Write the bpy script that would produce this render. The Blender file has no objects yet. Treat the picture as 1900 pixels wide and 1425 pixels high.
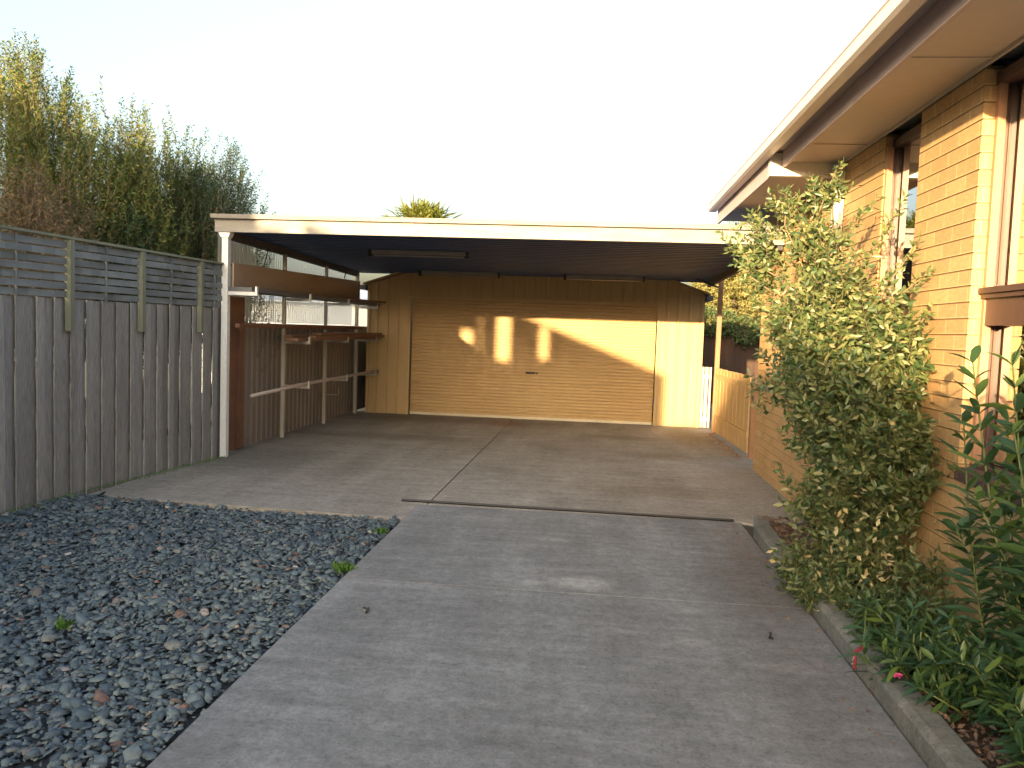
import bpy, math, random
import numpy as np
from mathutils import Vector, Matrix
random.seed(7); rng = np.random.default_rng(7)
sc = bpy.context.scene
# ------------------------------------------------------------ camera, world, sun, exposure
cd = bpy.data.cameras.new('camera'); cam = bpy.data.objects.new('camera', cd)
sc.collection.objects.link(cam); sc.camera = cam
def cam_basis(yaw, pitch, roll):
    f = Vector((-math.sin(yaw)*math.cos(pitch), math.cos(yaw)*math.cos(pitch), -math.sin(pitch)))
    r0 = Vector((math.cos(yaw), math.sin(yaw), 0)); u0 = r0.cross(f)
    r = r0*math.cos(roll) + u0*math.sin(roll)
    return r, r.cross(f), f
R_, U_, F_ = cam_basis(0.10050344, 0.0664778, 0.03498572)
m = Matrix((( R_.x, U_.x, -F_.x, 0), (R_.y, U_.y, -F_.y, 0), (R_.z, U_.z, -F_.z, 1.57), (0, 0, 0, 1)))
cam.matrix_world = m
cd.sensor_width = 36; cd.lens = 1500/1900*36; cd.clip_end = 2000; cd.clip_start = 0.05
sc.render.resolution_x = 1024; sc.render.resolution_y = 768

AZ = math.radians(17.9); EL = math.radians(7.63)
sun_dir = Vector((math.sin(AZ)*math.cos(EL), math.cos(AZ)*math.cos(EL), -math.sin(EL)))
w = bpy.data.worlds.new('World'); sc.world = w; w.use_nodes = True
nt = w.node_tree; nt.nodes.clear()
out = nt.nodes.new('ShaderNodeOutputWorld'); bg = nt.nodes.new('ShaderNodeBackground')
sky = nt.nodes.new('ShaderNodeTexSky'); sky.sky_type = 'NISHITA'; sky.sun_disc = False
sky.sun_elevation = EL; sky.sun_rotation = math.atan2(-sun_dir.x, -sun_dir.y)
sky.air_density = 1.0; sky.dust_density = 6.0; sky.ozone_density = 1.0
hs = nt.nodes.new('ShaderNodeHueSaturation'); hs.inputs['Saturation'].default_value = 0.8
nt.links.new(sky.outputs[0], hs.inputs['Color']); nt.links.new(hs.outputs[0], bg.inputs[0])
bg.inputs[1].default_value = 0.15; nt.links.new(bg.outputs[0], out.inputs[0])
sl = bpy.data.lights.new('sun', 'SUN'); sl.energy = 4.2; sl.angle = math.radians(0.53); sl.color = (1.0, 0.70, 0.37)
so = bpy.data.objects.new('sun', sl); sc.collection.objects.link(so); so.location = (-8, -20, 8)
so.rotation_euler = sun_dir.to_track_quat('-Z', 'Y').to_euler()
vs = sc.view_settings; vs.view_transform = 'Standard'; vs.look = 'None'; vs.gamma = 1; vs.exposure = 2.4
sc.cycles.use_denoising = True
sc.cycles.max_bounces = 8; sc.cycles.transparent_max_bounces = 16

# ------------------------------------------------------------ helpers
ORIG = {}
def link(o): sc.collection.objects.link(o); return o
def thing(name, label, cat, loc=(0, 0, 0), group=None):
    o = link(bpy.data.objects.new(name, None)); o.location = loc; o.empty_display_size = 0.2
    o['label'] = label; o['category'] = cat
    if group: o['group'] = group
    ORIG[o.name] = Vector(loc); return o
def tag(o, label, cat, group=None, kind=None):
    o['label'] = label; o['category'] = cat
    if group: o['group'] = group
    if kind: o['kind'] = kind
    return o
def finish(name, me, mat, parent, loc, smooth):
    if mat is not None:
        for mm in (mat if isinstance(mat, (list, tuple)) else [mat]): me.materials.append(mm)
    o = link(bpy.data.objects.new(name, me))
    world = ORIG[parent.name] if parent is not None and loc is None else Vector(loc or (0, 0, 0))
    me.transform(Matrix.Translation(-world))
    if parent is not None:
        o.parent = parent; o.location = world - ORIG[parent.name]
    else: o.location = world
    ORIG[o.name] = world
    if smooth: me.polygons.foreach_set('use_smooth', [True]*len(me.polygons))
    return o
class MB:
    def __init__(s): s.v = []; s.f = []; s.mi = []
    def add(s, vs, fs, mi=0):
        b = len(s.v); s.v += [tuple(v) for v in vs]; s.f += [tuple(i+b for i in f) for f in fs]; s.mi += [mi]*len(fs); return s
    def box(s, x0, x1, y0, y1, z0, z1, mi=0, rot=0, piv=None):
        vs = [(x, y, z) for z in (z0, z1) for y in (y0, y1) for x in (x0, x1)]
        if rot:
            px, py = piv or ((x0+x1)/2, (y0+y1)/2); c, q = math.cos(rot), math.sin(rot)
            vs = [(px+(x-px)*c-(y-py)*q, py+(x-px)*q+(y-py)*c, z) for x, y, z in vs]
        return s.add(vs, [(0, 2, 3, 1), (4, 5, 7, 6), (0, 1, 5, 4), (2, 6, 7, 3), (0, 4, 6, 2), (1, 3, 7, 5)], mi)
    def tube(s, pts, rad, n=6, mi=0, cap=True):
        pts = [Vector(p) for p in pts]; k = len(pts); rads = rad if isinstance(rad, (list, tuple)) else [rad]*k
        rings = []
        for i, p in enumerate(pts):
            t = (pts[min(i+1, k-1)] - pts[max(i-1, 0)]).normalized()
            a = t.cross(Vector((0, 0, 1)) if abs(t.z) < .9 else Vector((1, 0, 0))).normalized(); b = t.cross(a)
            rings.append([p + (a*math.cos(2*math.pi*j/n)+b*math.sin(2*math.pi*j/n))*rads[i] for j in range(n)])
        vs = [v for r in rings for v in r]; fs = []
        for i in range(k-1):
            for j in range(n): fs.append((i*n+j, i*n+(j+1) % n, (i+1)*n+(j+1) % n, (i+1)*n+j))
        if cap: fs.append(tuple(range(n-1, -1, -1))); fs.append(tuple((k-1)*n+j for j in range(n)))
        return s.add(vs, fs, mi)
    def prism(s, poly, axis, a, b, mi=0):   # poly: 2D points, extruded along axis from a to b
        def P(u, v, t): return {'x': (t, u, v), 'y': (u, t, v), 'z': (u, v, t)}[axis]
        n = len(poly); vs = [P(u, v, a) for u, v in poly] + [P(u, v, b) for u, v in poly]
        fs = [tuple(range(n-1, -1, -1)), tuple(range(n, 2*n))] + [(i, (i+1) % n, n+(i+1) % n, n+i) for i in range(n)]
        return s.add(vs, fs, mi)
    def build(s, name, mat, parent=None, loc=None, smooth=False, bevel=0):
        me = bpy.data.meshes.new(name); me.from_pydata(s.v, [], s.f)
        if any(s.mi): me.polygons.foreach_set('material_index', s.mi)
        import bmesh
        bm = bmesh.new(); bm.from_mesh(me); bmesh.ops.recalc_face_normals(bm, faces=bm.faces); bm.to_mesh(me); bm.free()
        o = finish(name, me, mat, parent, loc, smooth)
        if bevel:
            md = o.modifiers.new('bevel', 'BEVEL'); md.width = bevel; md.segments = 2; md.limit_method = 'ANGLE'
        return o
def parts(name, boxes, mat, parent, bevel=0):
    for bx in boxes: q = MB(); q.box(*bx); q.build(name, mat, parent, bevel=bevel)
def arr_mesh(name, V, Fc, mat, parent=None, loc=None, smooth=False):
    """V (n,3) array, Fc (m,k) array of equal-size faces"""
    me = bpy.data.meshes.new(name); V = np.asarray(V, np.float32); Fc = np.asarray(Fc, np.int32)
    me.vertices.add(len(V)); me.vertices.foreach_set('co', V.ravel())
    k = Fc.shape[1]; me.loops.add(Fc.size); me.loops.foreach_set('vertex_index', Fc.ravel())
    me.polygons.add(len(Fc)); me.polygons.foreach_set('loop_start', np.arange(0, Fc.size, k, dtype=np.int32))
    me.update(calc_edges=True); me.validate()
    return finish(name, me, mat, parent, loc, smooth)

# ------------------------------------------------------------ materials
def N(nt, t, **kw):
    n = nt.nodes.new(t)
    for k, v in kw.items(): setattr(n, k, v)
    return n
def base_mat(name):
    mt = bpy.data.materials.new(name); mt.use_nodes = True; nt = mt.node_tree; b = nt.nodes['Principled BSDF']
    pos = N(nt, 'ShaderNodeNewGeometry'); return mt, nt, b, pos
def noise(nt, pos, scale, detail=4, stretch=(1, 1, 1), rough=.55):
    mp = N(nt, 'ShaderNodeMapping'); mp.inputs['Scale'].default_value = stretch
    nt.links.new(pos.outputs['Position'], mp.inputs['Vector'])
    n = N(nt, 'ShaderNodeTexNoise'); n.inputs['Scale'].default_value = scale; n.inputs['Detail'].default_value = detail
    n.inputs['Roughness'].default_value = rough; nt.links.new(mp.outputs[0], n.inputs['Vector']); return n.outputs[0]
def ramp(nt, fac, stops):
    r = N(nt, 'ShaderNodeValToRGB'); e = r.color_ramp.elements
    while len(e) < len(stops): e.new(0.5)
    for el, (p, c) in zip(e, stops): el.position = p; el.color = tuple(c)+(1,) if len(c) == 3 else c
    nt.links.new(fac, r.inputs[0]); return r.outputs[0]
def mix(nt, fac, a, b, mode='MIX'):
    n = N(nt, 'ShaderNodeMix'); n.data_type = 'RGBA'; n.blend_type = mode
    for sck, val in ((n.inputs[0], fac), (n.inputs[6], a), (n.inputs[7], b)):
        if isinstance(val, (int, float)): sck.default_value = val
        elif isinstance(val, tuple): sck.default_value = val+(1,) if len(val) == 3 else val
        else: nt.links.new(val, sck)
    return n.outputs[2]
def bump(nt, b, h, strength=.3, dist=.01):
    n = N(nt, 'ShaderNodeBump'); n.inputs['Strength'].default_value = strength; n.inputs['Distance'].default_value = dist
    nt.links.new(h, n.inputs['Height']); nt.links.new(n.outputs[0], b.inputs['Normal']); return n
def mat(name, c1, c2=None, scale=3, stretch=(1, 1, 1), rough=.7, bs=0, bd=.004, bscale=40, bstretch=None, metal=0, island=0, spec=.5, fine=.12):
    mt, nt, b, pos = base_mat(name); c2 = c2 or tuple(x*.8 for x in c1)
    col = mix(nt, ramp(nt, noise(nt, pos, scale, 5, stretch), [(.3, (0, 0, 0)), (.7, (1, 1, 1))]), c1, c2)
    if fine:
        f = ramp(nt, noise(nt, pos, scale*14, 3, stretch), [(.3, (1-fine,)*3), (.7, (1+fine*.5,)*3)]); col = mix(nt, 1, col, f, 'MULTIPLY')
    if island:
        i = N(nt, 'ShaderNodeMapRange'); i.inputs[3].default_value = 1-island; i.inputs[4].default_value = 1+island*.6
        nt.links.new(pos.outputs['Random Per Island'], i.inputs[0]); col = mix(nt, 1, col, i.outputs[0], 'MULTIPLY')
    nt.links.new(col, b.inputs['Base Color']); b.inputs['Roughness'].default_value = rough; b.inputs['Metallic'].default_value = metal
    b.inputs['Specular IOR Level'].default_value = spec
    if bs: bump(nt, b, noise(nt, pos, bscale, 4, bstretch or stretch), bs, bd)
    return mt
def leaf_mat(name, cols, trans=.35, rough=.45, spec=.4):
    mt, nt, b, pos = base_mat(name)
    n = len(cols); col = ramp(nt, pos.outputs['Random Per Island'], [(i/(n-1), c) for i, c in enumerate(cols)])
    nt.links.new(col, b.inputs['Base Color']); b.inputs['Roughness'].default_value = rough; b.inputs['Specular IOR Level'].default_value = spec
    tr = N(nt, 'ShaderNodeBsdfTranslucent'); c2 = mix(nt, 1, col, (1.5, 1.6, .7), 'MULTIPLY'); nt.links.new(c2, tr.inputs[0])
    ms = N(nt, 'ShaderNodeMixShader'); ms.inputs[0].default_value = trans
    nt.links.new(b.outputs[0], ms.inputs[1]); nt.links.new(tr.outputs[0], ms.inputs[2])
    nt.links.new(ms.outputs[0], nt.nodes['Material Output'].inputs[0]); return mt

def sepxyz(nt, pos):
    s = N(nt, 'ShaderNodeSeparateXYZ'); nt.links.new(pos.outputs['Position'], s.inputs[0]); return s
def math_(nt, op, a, b=None, c=None, clamp=False):
    n = N(nt, 'ShaderNodeMath', operation=op, use_clamp=clamp)
    for i, v in enumerate((a, b, c)):
        if v is None: continue
        if isinstance(v, (int, float)): n.inputs[i].default_value = v
        else: nt.links.new(v, n.inputs[i])
    return n.outputs[0]
def blob(nt, pos, cx, cy, rx, ry, soft=.5, wob=.35):
    """0..1 mask of a stain on the ground, ragged by noise"""
    s = sepxyz(nt, pos)
    dx = math_(nt, 'DIVIDE', math_(nt, 'SUBTRACT', s.outputs[0], cx), rx); dy = math_(nt, 'DIVIDE', math_(nt, 'SUBTRACT', s.outputs[1], cy), ry)
    d = math_(nt, 'SQRT', math_(nt, 'ADD', math_(nt, 'MULTIPLY', dx, dx), math_(nt, 'MULTIPLY', dy, dy)))
    d = math_(nt, 'ADD', d, math_(nt, 'MULTIPLY', math_(nt, 'SUBTRACT', noise(nt, pos, 6, 5), .5), wob*2))
    n = N(nt, 'ShaderNodeMapRange'); n.clamp = True; n.inputs[1].default_value = 1+soft/2; n.inputs[2].default_value = 1-soft/2
    nt.links.new(d, n.inputs[0]); return n.outputs[0]
def concrete(name, a, b_, c_, extra=()):
    mt, nt, b, pos = base_mat(name)
    big = ramp(nt, noise(nt, pos, .9, 6, (1.4, .7, 1), .6), [(.32, (0, 0, 0)), (.68, (1, 1, 1))])
    col = mix(nt, big, a, b_)
    med = ramp(nt, noise(nt, pos, 3.2, 6, (1, 1, 1), .65), [(.42, (0, 0, 0)), (.66, (1, 1, 1))]); col = mix(nt, math_(nt, 'MULTIPLY', med, .55), col, c_)
    lane = ramp(nt, noise(nt, pos, 2.2, 5, (1.3, .22, 1), .6), [(.32, (.87,)*3), (.5, (.98,)*3), (.68, (1.14,)*3)]); col = mix(nt, 1, col, lane, 'MULTIPLY')
    cross = ramp(nt, noise(nt, pos, 5, 4, (.35, 1.6, 1), .6), [(.35, (.88,)*3), (.65, (1.12,)*3)]); col = mix(nt, 1, col, cross, 'MULTIPLY')
    patch = ramp(nt, noise(nt, pos, 2.3, 3, (1, 1.6, 1), .5), [(.62, (0, 0, 0)), (.74, (1, 1, 1))]); col = mix(nt, math_(nt, 'MULTIPLY', patch, .35), col, tuple(x*1.45 for x in a))
    for (cx, cy, rx, ry, cc, st) in extra:
        col = mix(nt, math_(nt, 'MULTIPLY', blob(nt, pos, cx, cy, rx, ry, 1.0, .6), st*.72), col, cc)
    sp = ramp(nt, noise(nt, pos, 55, 3, (1, 1, 1), .75), [(.3, (.62,)*3), (.45, (1,)*3), (.6, (1.04,)*3), (.72, (1.38,)*3)]); col = mix(nt, 1, col, sp, 'MULTIPLY')
    sp2 = ramp(nt, noise(nt, pos, 16, 8, (1, 1, 1), .85), [(.34, (.66,)*3), (.5, (1,)*3), (.66, (1.28,)*3)]); col = mix(nt, 1, col, sp2, 'MULTIPLY')
    nt.links.new(col, b.inputs['Base Color']); b.inputs['Roughness'].default_value = .82; b.inputs['Specular IOR Level'].default_value = .3
    bump(nt, b, noise(nt, pos, 45, 6, (1, 1, 1), .75), .35, .006); return mt
def brick_mat(name, c1, c2, c3):
    mt, nt, b, pos = base_mat(name); s = sepxyz(nt, pos)
    cb = N(nt, 'ShaderNodeCombineXYZ'); nt.links.new(math_(nt, 'ADD', s.outputs[1], s.outputs[0]), cb.inputs[0]); nt.links.new(s.outputs[2], cb.inputs[1])
    br = N(nt, 'ShaderNodeTexBrick'); br.offset = .5; br.inputs['Scale'].default_value = 1; br.inputs['Brick Width'].default_value = .24
    br.inputs['Row Height'].default_value = .086; br.inputs['Mortar Size'].default_value = .006; br.inputs['Mortar Smooth'].default_value = .3
    br.inputs['Color1'].default_value = c1+(1,); br.inputs['Color2'].default_value = c2+(1,); br.inputs['Mortar'].default_value = c3+(1,)
    nt.links.new(cb.outputs[0], br.inputs['Vector'])
    f = ramp(nt, noise(nt, pos, 22, 5, (1, 1, 2.5), .7), [(.3, (.82,)*3), (.7, (1.12,)*3)]); col = mix(nt, 1, br.outputs[0], f, 'MULTIPLY')
    g = ramp(nt, noise(nt, pos, 1.4, 4), [(.3, (.9, .88, .85)), (.7, (1.06,)*3)]); col = mix(nt, 1, col, g, 'MULTIPLY')
    nt.links.new(col, b.inputs['Base Color']); b.inputs['Roughness'].default_value = .85; b.inputs['Specular IOR Level'].default_value = .25
    bump(nt, b, noise(nt, pos, 90, 4, (.3, .3, 3), .7), .35, .004); return mt
def glass_mat(name, tint=(.03, .035, .04)):
    mt, nt, b, pos = base_mat(name)
    g = N(nt, 'ShaderNodeBsdfGlossy'); g.inputs['Roughness'].default_value = .015; g.inputs['Color'].default_value = (.9, .92, .95, 1)
    t = N(nt, 'ShaderNodeBsdfTransparent'); t.inputs[0].default_value = (.3, .3, .3, 1)
    fr = N(nt, 'ShaderNodeFresnel'); fr.inputs[0].default_value = 1.9
    ms = N(nt, 'ShaderNodeMixShader'); nt.links.new(math_(nt, 'MAXIMUM', fr.outputs[0], .6), ms.inputs[0]); nt.links.new(t.outputs[0], ms.inputs[1]); nt.links.new(g.outputs[0], ms.inputs[2])
    nt.links.new(ms.outputs[0], nt.nodes['Material Output'].inputs[0]); return mt
def poly_mat(name):
    mt, nt, b, pos = base_mat(name)
    d = N(nt, 'ShaderNodeBsdfDiffuse'); d.inputs[0].default_value = (.82, .84, .84, 1)
    t = N(nt, 'ShaderNodeBsdfTranslucent'); t.inputs[0].default_value = (.92, .94, .94, 1)
    tp = N(nt, 'ShaderNodeBsdfTransparent'); tp.inputs[0].default_value = (.9, .92, .92, 1)
    m1 = N(nt, 'ShaderNodeMixShader'); m1.inputs[0].default_value = .6; m2 = N(nt, 'ShaderNodeMixShader'); m2.inputs[0].default_value = .55
    nt.links.new(d.outputs[0], m1.inputs[1]); nt.links.new(t.outputs[0], m1.inputs[2])
    nt.links.new(m1.outputs[0], m2.inputs[1]); nt.links.new(tp.outputs[0], m2.inputs[2])
    nt.links.new(m2.outputs[0], nt.nodes['Material Output'].inputs[0]); return mt

M = {}
M['drive'] = concrete('driveway_concrete', (.222, .232, .236), (.160, .166, .17), (.19, .192, .19),
    extra=[(1.15, 5.2, .32, .75, (.115, .09, .072), .75), (1.22, 6.2, .16, .7, (.13, .10, .08), .6), (-.02, 5.0, .17, .11, (.42, .42, .41), .8), (-.35, 4.95, .07, .05, (.36, .36, .35), .7),
           (.55, 4.15, .1, .05, (.32, .32, .31), .6), (.95, 3.9, .14, .05, (.33, .32, .31), .5), (.6, 4.62, .09, .03, (.33, .33, .32), .6), (-.25, 6.05, .12, .06, (.34, .33, .32), .5), (1.1, 3.6, .3, .9, (.15, .13, .115), .45),
           (-1.15, 4.75, .35, .06, (.33, .33, .33), .5), (-.9, 3.8, .12, .12, (.3, .3, .3), .4)])
M['slab'] = concrete('carport_concrete', (.29, .275, .25), (.195, .182, .16), (.25, .235, .21),
    extra=[(1.7, 6.95, .3, .18, (.42, .38, .31), .8), (-3.6, 8.9, 1.1, .8, (.115, .12, .095), .7), (-3.2, 11.2, 1.6, .25, (.10, .085, .07), .6), (-2.0, 13.6, 2.3, .55, (.11, .085, .07), .65), (-1.45, 13.4, .3, .35, (.17, .075, .05), .7), (.5, 12.3, .45, .25, (.11, .085, .06), .6),
           (.9, 10.6, .4, .3, (.12, .09, .06), .6), (1.5, 12.6, .3, 1.0, (.16, .12, .05), .6), (.7, 8.2, .7, .3, (.14, .105, .07), .55), (-.9, 8.0, .6, .12, (.3, .28, .26), .5), (-2.9, 9.9, .5, .22, (.3, .29, .27), .5), (-.2, 9.6, .8, .15, (.30, .28, .25), .5), (1.65, 8.4, .3, 1.6, (.28, .26, .23), .6)])
M['kerb'] = concrete('kerb_concrete', (.205, .21, .19), (.125, .125, .105), (.20, .18, .145))
M['joint'] = mat('joint_dirt', (.05, .042, .035), (.035, .03, .025))
M['soil'] = mat('garden_soil', (.10, .062, .04), (.045, .03, .022), 9, bs=.8, bd=.02, bscale=25)
M['grass'] = mat('lawn_ground', (.07, .085, .035), (.11, .09, .06), 1.2, bs=.6, bd=.02)
M['gravelbase'] = mat('gravel_bed', (.035, .042, .05), (.02, .024, .03), 20, bs=.8, bd=.02)
M['stone'] = None
M['fence'] = mat('weathered_paling', (.32, .32, .31), (.22, .215, .21), 7, (1, 1, .10), .85, .7, .005, 34, (3, 3, .12), island=.22, fine=.3)
M['slat'] = mat('weathered_slat', (.20, .235, .25), (.13, .14, .15), 6, (1, .12, 1), .85, .4, .003, 30, (3, .15, 3), island=.22)
M['fpost'] = mat('treated_post', (.20, .22, .16), (.15, .16, .12), 5, (1, 1, .12), .85, .4, .003)
M['cream'] = mat('cream_paint', (.72, .68, .60), (.62, .58, .50), 2.5, (1, 1, 1), .55, fine=.08)
M['fascia'] = mat('aged_fascia_paint', (.25, .25, .24), (.17, .16, .145), 4, (.5, 1, 4), .6, .15, .002, fine=.2)
M['whitepost'] = mat('white_post_paint', (.70, .74, .76), (.60, .62, .62), 4, (1, 1, .4), .5, fine=.1)
M['ivorypost'] = mat('ivory_post_paint', (.46, .44, .38), (.38, .36, .30), 4, (1, 1, .4), .55, fine=.1)
M['deck'] = mat('dark_roof_deck', (.045, .08, .18), (.032, .058, .13), 1.5, (.3, 2, 1), .6, fine=.2)
M['steel'] = mat('dark_steel', (.05, .05, .06), (.035, .035, .04), 3)
M['clad'] = mat('beige_cladding', (.45, .32, .15), (.41, .29, .135), 1.2, (1, 1, .3), .5, fine=.04)
M['door'] = mat('beige_roller_door', (.44, .305, .145), (.40, .27, .128), 1.0, (1, 1, 1), .45, fine=.05)
M['doorrail'] = mat('pale_door_rail', (.66, .60, .46), None, 3)
M['black'] = mat('black_plastic', (.02, .02, .02), None, 5, rough=.4)
M['brick'] = brick_mat('tan_brick', (.50, .325, .155), (.42, .265, .125), (.57, .41, .21))
M['brickcore'] = mat('dark_mortar', (.26, .165, .08), (.20, .125, .065), 8, bs=.5)
M['brick_dark'] = mat('dark_sill_brick', (.12, .07, .06), (.07, .045, .04), 9, rough=.6, bs=.5)
M['timber'] = mat('stained_window_timber', (.095, .05, .036), (.075, .038, .028), 4, (1, 1, .2), .45, .2, .002)
M['timber2'] = mat('light_window_timber', (.40, .215, .12), (.34, .18, .10), 4, (1, 1, .2), .45)
M['timber3'] = mat('orange_window_timber', (.50, .24, .07), (.42, .19, .05), 6, (1, 1, .2), .4)
M['soffit'] = mat('soffit_board', (.54, .44, .34), (.50, .41, .31), .8, rough=.6, fine=.04)
M['gutter'] = mat('gutter_paint', (.62, .56, .50), (.56, .50, .45), 2, (1, .3, 1), .4, fine=.05)
M['fasciapink'] = mat('pinkish_fascia_paint', (.48, .38, .36), (.42, .33, .31), 2, (1, .3, 1), .5, fine=.05)
M['tile'] = mat('roof_tile', (.16, .10, .08), (.11, .075, .065), 4, bs=.3, rough=.7)
M['plaster'] = mat('interior_plaster', (.35, .30, .24), None, 2)
M['curtain'] = mat('pale_curtain', (.62, .60, .56), (.5, .48, .45), 8, (8, 8, .1), .9)
M['glass'] = glass_mat('window_glass')
M['poly'] = poly_mat('translucent_sheet')
M['corrfence'] = mat('brown_steel_sheet', (.215, .18, .155), (.17, .14, .12), 2, (1, 1, .3), .6, fine=.1)
M['brownboard'] = mat('brown_panel_board', (.40, .32, .25), (.33, .235, .165), 2, (1, .3, 1), .6, fine=.08)
M['redtimber'] = mat('red_brown_timber', (.20, .09, .05), (.13, .06, .038), 4, (1, .15, 1), .6, .3, .003)
M['rough_timber'] = mat('rough_sawn_timber', (.26, .14, .085), (.13, .07, .045), 6, (1, .12, 1), .8, .4, .004, island=.4)
M['greyboard'] = mat('grey_board', (.13, .14, .145), (.09, .095, .10), 4, (1, .15, 1), .7, .2)
M['pipe'] = mat('pale_conduit', (.46, .40, .37), (.36, .29, .24), 3, (1, .2, 1), .5)
M['pipe2'] = mat('brown_conduit', (.25, .16, .12), (.2, .12, .09), 3, (1, .2, 1), .5)
M['gate'] = mat('honey_paling', (.52, .36, .17), (.44, .29, .13), 5, (1, 1, .12), .75, .3, .003, island=.1)
M['picket'] = mat('cream_picket_paint', (.66, .58, .42), (.58, .5, .36), 5, (1, 1, .3), .6)
M['postbrown'] = mat('brown_post_paint', (.30, .16, .085), (.24, .125, .065), 4, (1, 1, .2), .6)
M['darkfence'] = mat('dark_brown_paling', (.085, .045, .03), (.05, .03, .022), 5, (1, 1, .12), .85, .4, island=.25)
M['bark'] = mat('grey_bark', (.17, .13, .095), (.10, .075, .055), 12, (1, 1, .3), .9, .6, .008)
M['stemgreen'] = mat('green_stem', (.13, .16, .04), (.09, .12, .035), 12, rough=.5)
M['twig'] = mat('twig_bark', (.22, .15, .09), (.15, .10, .065), 12, rough=.8)
M['red'] = mat('faded_red_tape', (.36, .05, .05), (.28, .04, .045), 30, rough=.5)
M['whitedot'] = mat('white_dot_paint', (.65, .6, .6), None, 10)
M['pink'] = leaf_mat('pink_petal', [(.75, .08, .35), (.85, .15, .45)], .3)
M['tube'] = mat('lamp_tube_plastic', (.26, .26, .25), None, 5, rough=.3)
M['lf_shrub'] = leaf_mat('shrub_leaves', [(.035, .075, .032), (.065, .11, .045), (.17, .195, .075), (.10, .14, .055), (.30, .29, .15)], .34, .35)
M['lf_cream'] = leaf_mat('cream_dead_leaves', [(.50, .42, .22), (.42, .33, .16), (.55, .48, .30)], .25, .7)
M['lf_oleander'] = leaf_mat('oleander_leaves', [(.03, .07, .038), (.042, .095, .045), (.065, .125, .05), (.13, .19, .045)], .3, .35)
M['lf_tree'] = leaf_mat('tree_leaves', [(.045, .085, .03), (.08, .13, .03), (.12, .155, .035), (.17, .17, .05)], .3, .6)
M['lf_dark'] = leaf_mat('dark_tree_leaves', [(.022, .055, .032), (.032, .075, .035), (.05, .095, .035)], .25, .6)
M['lf_vine'] = leaf_mat('dry_vine_leaves', [(.09, .085, .06), (.15, .10, .065), (.06, .075, .04), (.22, .14, .07)], .25, .8)
M['lf_hedge'] = leaf_mat('hedge_leaves', [(.14, .15, .05), (.21, .20, .07), (.28, .25, .09)], .3, .5)
M['lf_ivy'] = leaf_mat('ivy_leaves', [(.04, .075, .03), (.07, .11, .04), (.10, .13, .05)], .25, .5)
M['lf_palm'] = leaf_mat('palm_leaves', [(.11, .13, .03), (.15, .17, .04), (.19, .19, .05)], .3, .5)
M['lf_mulch'] = leaf_mat('mulch_flakes', [(.10, .06, .04), (.15, .09, .06), (.20, .13, .085), (.12, .09, .07)], .05, .9)
M['lf_weed'] = leaf_mat('weed_leaves', [(.07, .16, .03), (.10, .20, .04)], .3, .6)
M['lf_litter'] = leaf_mat('fallen_leaves', [(.28, .10, .045), (.36, .15, .06), (.20, .08, .05), (.30, .22, .12)], .15, .8)
def stone_mat():
    mt, nt, b, pos = base_mat('slate_chips')
    col = ramp(nt, pos.outputs['Random Per Island'], [(0, (.035, .056, .075)), (.35, (.07, .103, .128)), (.6, (.10, .14, .16)), (.85, (.14, .178, .188)), (.95, (.15, .16, .155)), (.985, (.13, .075, .06)), (1, (.34, .33, .31))])
    col = mix(nt, 1, col, ramp(nt, noise(nt, pos, 40, 4), [(.3, (.75,)*3), (.7, (1.2,)*3)]), 'MULTIPLY')
    col = mix(nt, 1, col, ramp(nt, noise(nt, pos, .8, 3), [(.35, (.8, .85, .9)), (.65, (1.25, 1.2, 1.12))]), 'MULTIPLY')
    nt.links.new(col, b.inputs['Base Color']); b.inputs['Roughness'].default_value = .65; bump(nt, b, noise(nt, pos, 70, 4), .4, .004); return mt
M['stone'] = stone_mat()

# ------------------------------------------------------------ ground
def fx(y): return -4.25-.12*(8.8-y)
def struct(o): o['kind'] = 'structure'; return o
b = MB(); b.add([(-400, -400, -.12), (400, -400, -.12), (400, 400, -.12), (-400, 400, -.12)], [(0, 1, 2, 3)])
struct(b.build('ground', M['grass']))
g = .006
b = MB()
for x0, x1, y0, y1 in ((-1.5, 1.298, -12, .2), (-1.5, 1.298, .2+g, 4.80), (-1.5, 1.298, 4.80+g, 6.985)): b.box(x0, x1, y0, y1, -.1, 0)
struct(b.build('driveway', M['drive'], loc=(0, 0, 0), bevel=.003))
b = MB()
b.prism([(-4.38, 6.62), (-1.5, 6.42), (-1.5, 6.985), (-1.43, 7.0), (-1.405, 11.2), (-4.36, 11.3)], 'z', -.1, .001)
b.prism([(-4.36, 11.306), (-1.405, 11.206), (-1.39, 14.3), (-4.36, 14.3)], 'z', -.1, .001)
b.prism([(-1.418, 7.0), (1.31, 7.0), (1.42, 6.93), (1.95, 6.90), (1.95, 10.2), (2.25, 10.2), (2.25, 14.3), (-1.378, 14.3)], 'z', -.1, .001)
struct(b.build('carport_floor', M['slab'], bevel=.005))
b = MB(); b.box(1.84, 3.4, 14.3, 19.6, -.1, -.004); struct(b.build('side_path', M['slab']))
b = MB(); b.box(-1.49, 1.5, -5, 14.2, -.11, -.02); struct(b.build('joint_bed', M['joint']))
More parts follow.
